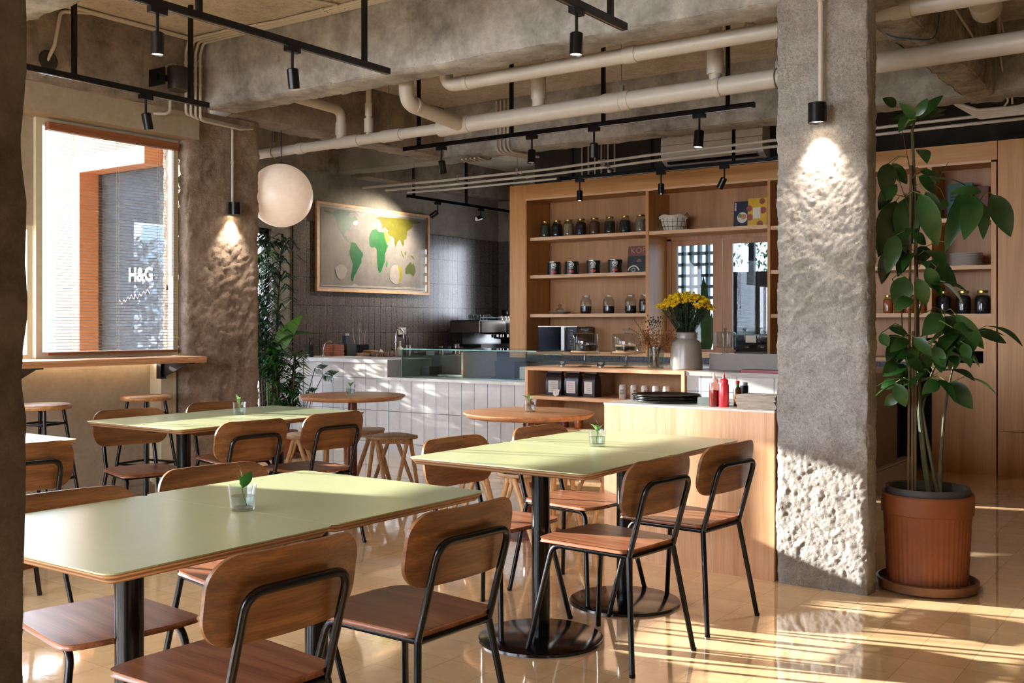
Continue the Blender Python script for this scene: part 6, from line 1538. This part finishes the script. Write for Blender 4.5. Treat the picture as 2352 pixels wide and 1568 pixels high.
# ================================================================ plants by the far window
M_PALM = plain('palm_leaf', '#2c5a22', .38, vary=.35)
M_PALMD = plain('palm_leaf_dark', '#1d3f1c', .38, vary=.35)
def strap_palm(label, loc, stems, hmax, n, ln, w, mat, pot_r=.15, hmin=.5, group=None):
    t = thing('potted_palm', label, 'plant', loc, 0, group)
    mb = MB(); mb.lathe([(0, 0), (pot_r*.8, 0), (pot_r, .26), (pot_r*.93, .26), (pot_r*.9, .23), (0, .22)], seg=28); part('pot', mb, M_TERRA, t)
    mb = MB(); mb.lathe([(0, 0), (pot_r*1.1, .0), (pot_r*1.2, .03), (pot_r*1.1, .03), (0, .012)], seg=28); part('saucer', mb, M_SAUCER, t)
    st = MB(); lf = MB()
    for (x, y, lean) in stems:
        P = [Vector((x*.4, y*.4, .22)), Vector((x, y, hmax*.5)), Vector((x*1.2+lean, y*1.2, hmax))]; st.tube(P, [.012, .01, .006], 7)
        for k in range(n):
            q = hmin+(1-hmin)*random.random(); p = P[0].lerp(P[1], q*2) if q < .5 else P[1].lerp(P[2], q*2-1)
            a = random.uniform(0, 2*PI); up = random.uniform(.1, .9); d = Vector((math.cos(a), math.sin(a), up)).normalized(); L = ln*random.uniform(.7, 1.2)
            m_ = p+d*L*.5; e = m_+Vector((math.cos(a), math.sin(a), -.7+up*.3)).normalized()*L*.5
            sd = Vector((-math.sin(a), math.cos(a), 0))*w*.5
            lf.add([p-sd*.4, p+sd*.4, m_-sd, m_+sd, e], [(0, 1, 3, 2), (2, 3, 4)])
    part('stems', st, M_BARK, t); part('foliage', lf, mat, t, smooth=80); return t
random.seed(77)
strap_palm('tall dark palm in the corner beside the brown pillar', (6.98, 7.92, 0), [(-.05, .05, 0), (.08, -.06, .05), (-.12, -.08, -.1), (.05, .12, .1)], 2.15, 190, .34, .024, M_PALMD, .16, .30)
strap_palm('bushy low palm at the foot of the tiled bar', (6.98, 7.66, 0), [(-.04, .02, -.05), (.06, -.02, .05), (0, .08, 0), (.02, -.1, .02)], 1.0, 120, .21, .028, M_PALM, .14, .3)
t = thing('banana_plant', 'broad bright green banana leaf rising beside the tiled bar', 'plant', (6.93, 7.80, 0))
mb = MB(); mb.lathe([(0, 0), (.10, 0), (.12, .2), (.11, .2), (0, .17)], seg=24); part('pot', mb, M_TERRA, t)
mb = MB(); mb.tube([(0, 0, .17), (.02, .05, .6), (.045, .10, .93)], [.02, .014, .008], 8); mb.tube([(0, 0, .17), (.03, .03, .6), (.05, .10, .96)], [.016, .01, .006], 8); part('stems', mb, plain('green_stalk', '#5f7a35', .5), t)
mb = MB(); mb.leaf((.045, .10, .92), (.285, -.15, 1.385), .17, up=(-.7, -.7, .35), bend=.10, n=14, fold=.10); part('leaf', mb, plain('banana_leaf', '#4f8a2c', .35, vary=.2), t, smooth=80)
mb = MB(); mb.leaf((.05, .10, .97), (.36, -.26, 1.195), .13, up=(-.3, -.3, 1), bend=.22, n=14, fold=.2); part('leaf', mb, plain('banana_leaf_dark', '#2f5f22', .35, vary=.2), t, smooth=80)
t = thing('split_leaf_plant', 'dark split leaved plant in front of the tiled bar', 'plant', (7.30, 7.72, 0))
mb = MB(); mb.lathe([(0, 0), (.10, 0), (.12, .2), (.11, .2), (0, .17)], seg=24); part('pot', mb, M_TERRA, t)
st = MB(); lf = MB()
for (dx, dy, z, sc_) in ((-.02, -.30, .80, 1.0), (.0, -.16, .86, .9), (-.10, .05, .74, .9), (-.14, -.18, .64, .8), (-.05, -.05, .95, .7)):
    b_ = Vector((dx, dy, z)); st.tube([(0, 0, .17), (dx*.4, dy*.4, z*.7), b_], .004, 5)
    ax = Vector((-.1, -.55, -.05 if z < .9 else .2)).normalized()*.17*sc_; lf.leaf(b_, b_+ax, .035*sc_, up=(-.6, 0, 1), n=5)
    for k in range(6):
        q = b_+ax*(.1+.15*k)
        for s_ in (1, -1):
            dd = (ax*.5+Vector((.10*s_, .03*s_, .075*s_))*sc_)*.75; lf.leaf(q, q+dd, .018*sc_, up=(-.8, -.2, .6), n=4, bend=.06)
part('stems', st, M_PALMD, t); part('foliage', lf, M_PALMD, t, smooth=80)
# garden outside the far window
def hedge(label, x0, x1, y0, y1, z1, n, mat, size=.10, name='garden_hedge'):
    t = thing(name, label, 'hedge', ((x0+x1)/2, (y0+y1)/2, -.12)); mb = MB()
    for i in range(n):
        p = Vector((random.uniform(x0, x1)-(x0+x1)/2, random.uniform(y0, y1)-(y0+y1)/2, random.uniform(.05, 1)**.9*z1)); d = Vector((random.uniform(-1, 1), random.uniform(-1, 1), random.uniform(-1, .4))).normalized()*size*random.uniform(.7, 1.4); mb.leaf(p, p+d, size*.45, n=2, bend=.12)
    part('foliage', mb, mat, t); mb = MB()
    for k in range(5):
        x = (x0-x1)/2*.8+(x1-x0)*.8*k/4; mb.tube([(x, 0, 0), (x+.05, .05, z1*.5), (x-.03, 0, z1*.9)], [.02, .015, .006], 6)
    part('branches', mb, M_BARK, t)
hedge('leafy garden hedge outside the far window by the coffee bar', 5.95, 8.1, 9.0, 9.7, 2.3, 7500, M_LEAFD, .11)
hedge('leafy bushes outside the rear windows', -6.2, -5.2, .5, 8.0, 1.4, 1800, M_LEAFD, .24, 'garden_bush')

# ================================================================ plywood counter box and what stands on it
M_PLYV = wood('counter_plywood', '#c89467', '#dcab80', '#e6bc95', axis=2, rough=.5, scale=.9, contrast=.45)
t = thing('counter_box', 'pale plywood box counter with a white top left of the hacked pillar', 'counter', (5.39, 2.43, 0))
mb = MB(); mb.box(-.36, .36, -.485, .50, 0, .845); part('plywood_body', mb, M_PLYV, t, smooth=0)
mb = MB(); mb.box(-.362, .362, -.487, .502, .845, .855); part('white_top', mb, plain('white_laminate', '#cfcac0', .25), t, smooth=0)
M_TRAY = plain('black_tray', '#121110', .18, spec=.7)
mb0 = MB(); mb0.lathe([(0, .003), (.170, .003), (.186, .013), (.192, .015), (.193, .012), (.188, .008), (.172, 0), (0, 0)], seg=64); p0_ = None
for k in range(4):
    lb = 'round black tray, '+('lowest', 'second', 'third', 'topmost')[k]+' of the stack on the plywood counter'
    if p0_ is None: p0_ = single('serving_tray', mb0, M_TRAY, lb, 'tray', (5.30, 2.68, .855), group='black serving trays')
    else: o = p0_.copy(); COL.objects.link(o); o.location = (5.30+.004*math.sin(k*2), 2.68+.005*math.cos(k*2), .855+.0095*k); o['label'] = lb
mb = MB(); mb.box(-.035, .035, -.045, .045, 0, .042); single('tissue_box', mb, plain('sage_paper_box', '#8e9d92', .6), 'small sage green box between the trays and the squeeze bottles', 'box', (5.185, 2.385, .855), rz=R(20), smooth=0)
def squeeze(label, x, y, body, cap, group):
    t = thing('squeeze_bottle', label, 'bottle', (x, y, .855), 0, group)
    mb = MB(); mb.lathe([(0, 0), (.024, 0), (.0265, .004), (.0265, .115), (.021, .128), (.021, .130)], seg=28); part('bottle', mb, body, t)
    mb = MB(); mb.lathe([(.0235, .128), (.0235, .142), (.020, .146), (.008, .150), (.003, .178), (0, .178)], seg=24); part('nozzle_cap', mb, cap, t); return t
M_RB = plain('red_squeeze_plastic', '#b8222c', .3); M_CLB = glass('cloudy_plastic', '#e9c9c0', .2, .85)
t = squeeze('clear squeeze bottle half full of red sauce', 5.135, 2.318, M_CLB, plain('cloudy_cap', '#c9a59c', .4), 'squeeze bottles')
mb = MB(); mb.lathe([(0, .003), (.0245, .003), (.0248, .085), (0, .088)], seg=24); part('sauce', mb, plain('red_sauce', '#8f2018', .4), t)
squeeze('solid red squeeze bottle right of the clear one', 5.125, 2.258, M_RB, M_RB, 'squeeze bottles')
t = thing('hot_sauce_bottle', 'small bottle with green neck and red cap beside the red squeeze bottle', 'bottle', (5.25, 2.235, .855))
mb = MB(); mb.lathe([(0, 0), (.020, 0), (.021, .003), (.021, .085), (.009, .105), (.009, .118)], seg=20); part('bottle', mb, plain('brown_sauce_glass', '#4a2a14', .2), t)
mb = MB(); mb.lathe([(.0095, .100), (.0095, .118), (.0, .118)], seg=16); part('green_neck', mb, plain('green_foil', '#1e6a2c', .35), t)
mb = MB(); mb.lathe([(.011, .117), (.011, .134), (0, .135)], seg=16); part('cap', mb, M_RB, t)
mb = MB(); disc_on_cyl(mb, .021, PI+.3, .045, .017, .022, 0, 16); part('label_patch', mb, plain('sauce_label', '#a97a3a', .6), t)
t = thing('black_bottle', 'black capped bottle behind the paper stack', 'bottle', (5.40, 2.26, .855))
mb = MB(); mb.lathe([(0, 0), (.022, 0), (.023, .003), (.023, .10), (0, .102)], seg=20); part('bottle', mb, M_BLACK, t)
mb = MB(); mb.lathe([(.019, .101), (.019, .118), (0, .119)], seg=20); part('cap', mb, M_GREYP, t)
M_PAPER = plain('grey_menu_paper', '#a89b8c', .8, vary=.2)
random.seed(9); p0_ = None
mb0 = MB(); mb0.box(-.075, .075, -.105, .105, 0, .0058)
for k in range(12):
    lb = 'grey paper menu, '+('the lowest', 'second', 'third', 'fourth', 'fifth', 'sixth', 'seventh', 'eighth', 'ninth', 'tenth', 'eleventh', 'the topmost')[k]+' in the stack against the hacked pillar'
    loc = (5.125+random.uniform(-.004, .004), 2.055+random.uniform(-.006, .006), .855+.0062*k); rz = random.uniform(-.03, .03)
    if p0_ is None: p0_ = single('paper_menu', mb0, M_PAPER, lb, 'menu', loc, rz, 'stack of paper menus', smooth=0)
    else: o = p0_.copy(); COL.objects.link(o); o.location = loc; o.rotation_euler = (0, 0, rz); o['label'] = lb
# ================================================================ parked car in the street (mirrored in the display case glass)
t = thing('car', 'parked blue car in the street outside, mirrored in the display case glass', 'car', (2.7, 10.2, -.12))
M_CARP = plain('blue_car_paint', '#2c4f8f', .12, metal=.3, spec=.8); M_CARG = plain('car_glass', '#10161c', .05, spec=.8); M_TYRE = plain('tyre_rubber', '#0c0c0c', .8)
prof = [(-2.1, .32), (-2.12, .62), (-1.95, .78), (-1.25, .90), (-.55, 1.36), (.55, 1.42), (1.25, 1.18), (1.7, .98), (2.05, .92), (2.12, .60), (2.08, .32)]
body = [(x, z) for x, z in prof]
mb = MB(); n = len(body); vs = []
for y, k in ((-.84, .93), (-.80, 1.0), (.80, 1.0), (.84, .93)):
    for x, z in body: vs.append((x*(.985 if abs(y) > .82 else 1), y*(1 if z < .95 else .80), .32+(z-.32)*k if z > .9 else z))
fs = [tuple(range(n))[::-1], tuple(3*n+i for i in range(n))]+[(j*n+i, j*n+(i+1) % n, (j+1)*n+(i+1) % n, (j+1)*n+i) for j in range(3) for i in range(n)]
mb.add(vs, fs); part('body', mb, M_CARP, t, smooth=45)
mb = MB()
for s_ in (-1, 1): mb.extr([(-1.05, s_*.72, .96), (-.50, s_*.69, 1.30), (.50, s_*.69, 1.34), (1.12, s_*.72, 1.08), (1.15, s_*.735, .96)], (0, s_*.012, 0))
part('side_windows', mb, M_CARG, t, smooth=0)
mb = MB(); mb.extr([(-1.27, -.60, .915), (-.60, -.56, 1.345), (-.60, .56, 1.345), (-1.27, .60, .915)], (-.012, 0, .012)); part('windscreen', mb, M_CARG, t, smooth=0)
for x in (-1.35, 1.32):
    for y in (-.74, .74):
        mb = MB(); mb.lathe([(.20, -.10), (.30, -.10), (.32, -.07), (.32, .07), (.30, .10), (.20, .10)], (x, y, .32), 32, rot=Matrix.Rotation(R(90), 3, 'X')); w_ = part('wheel', mb, M_TYRE, t)
        mb = MB(); mb.lathe([(0, -.085), (.20, -.09), (.21, 0), (.20, .09), (0, .085)], (x, y, .32), 24, rot=Matrix.Rotation(R(90), 3, 'X')); part('wheel_rim', mb, M_STEEL, w_)
for y in (-.62, .62):
    mb = MB(); mb.lathe([(0, 0), (.09, .01), (.11, .05), (0, .09)], (-2.04, y, .66), 20, rot=Matrix.Rotation(R(-90), 3, 'Y')); part('headlight', mb, M_CHROME, t)
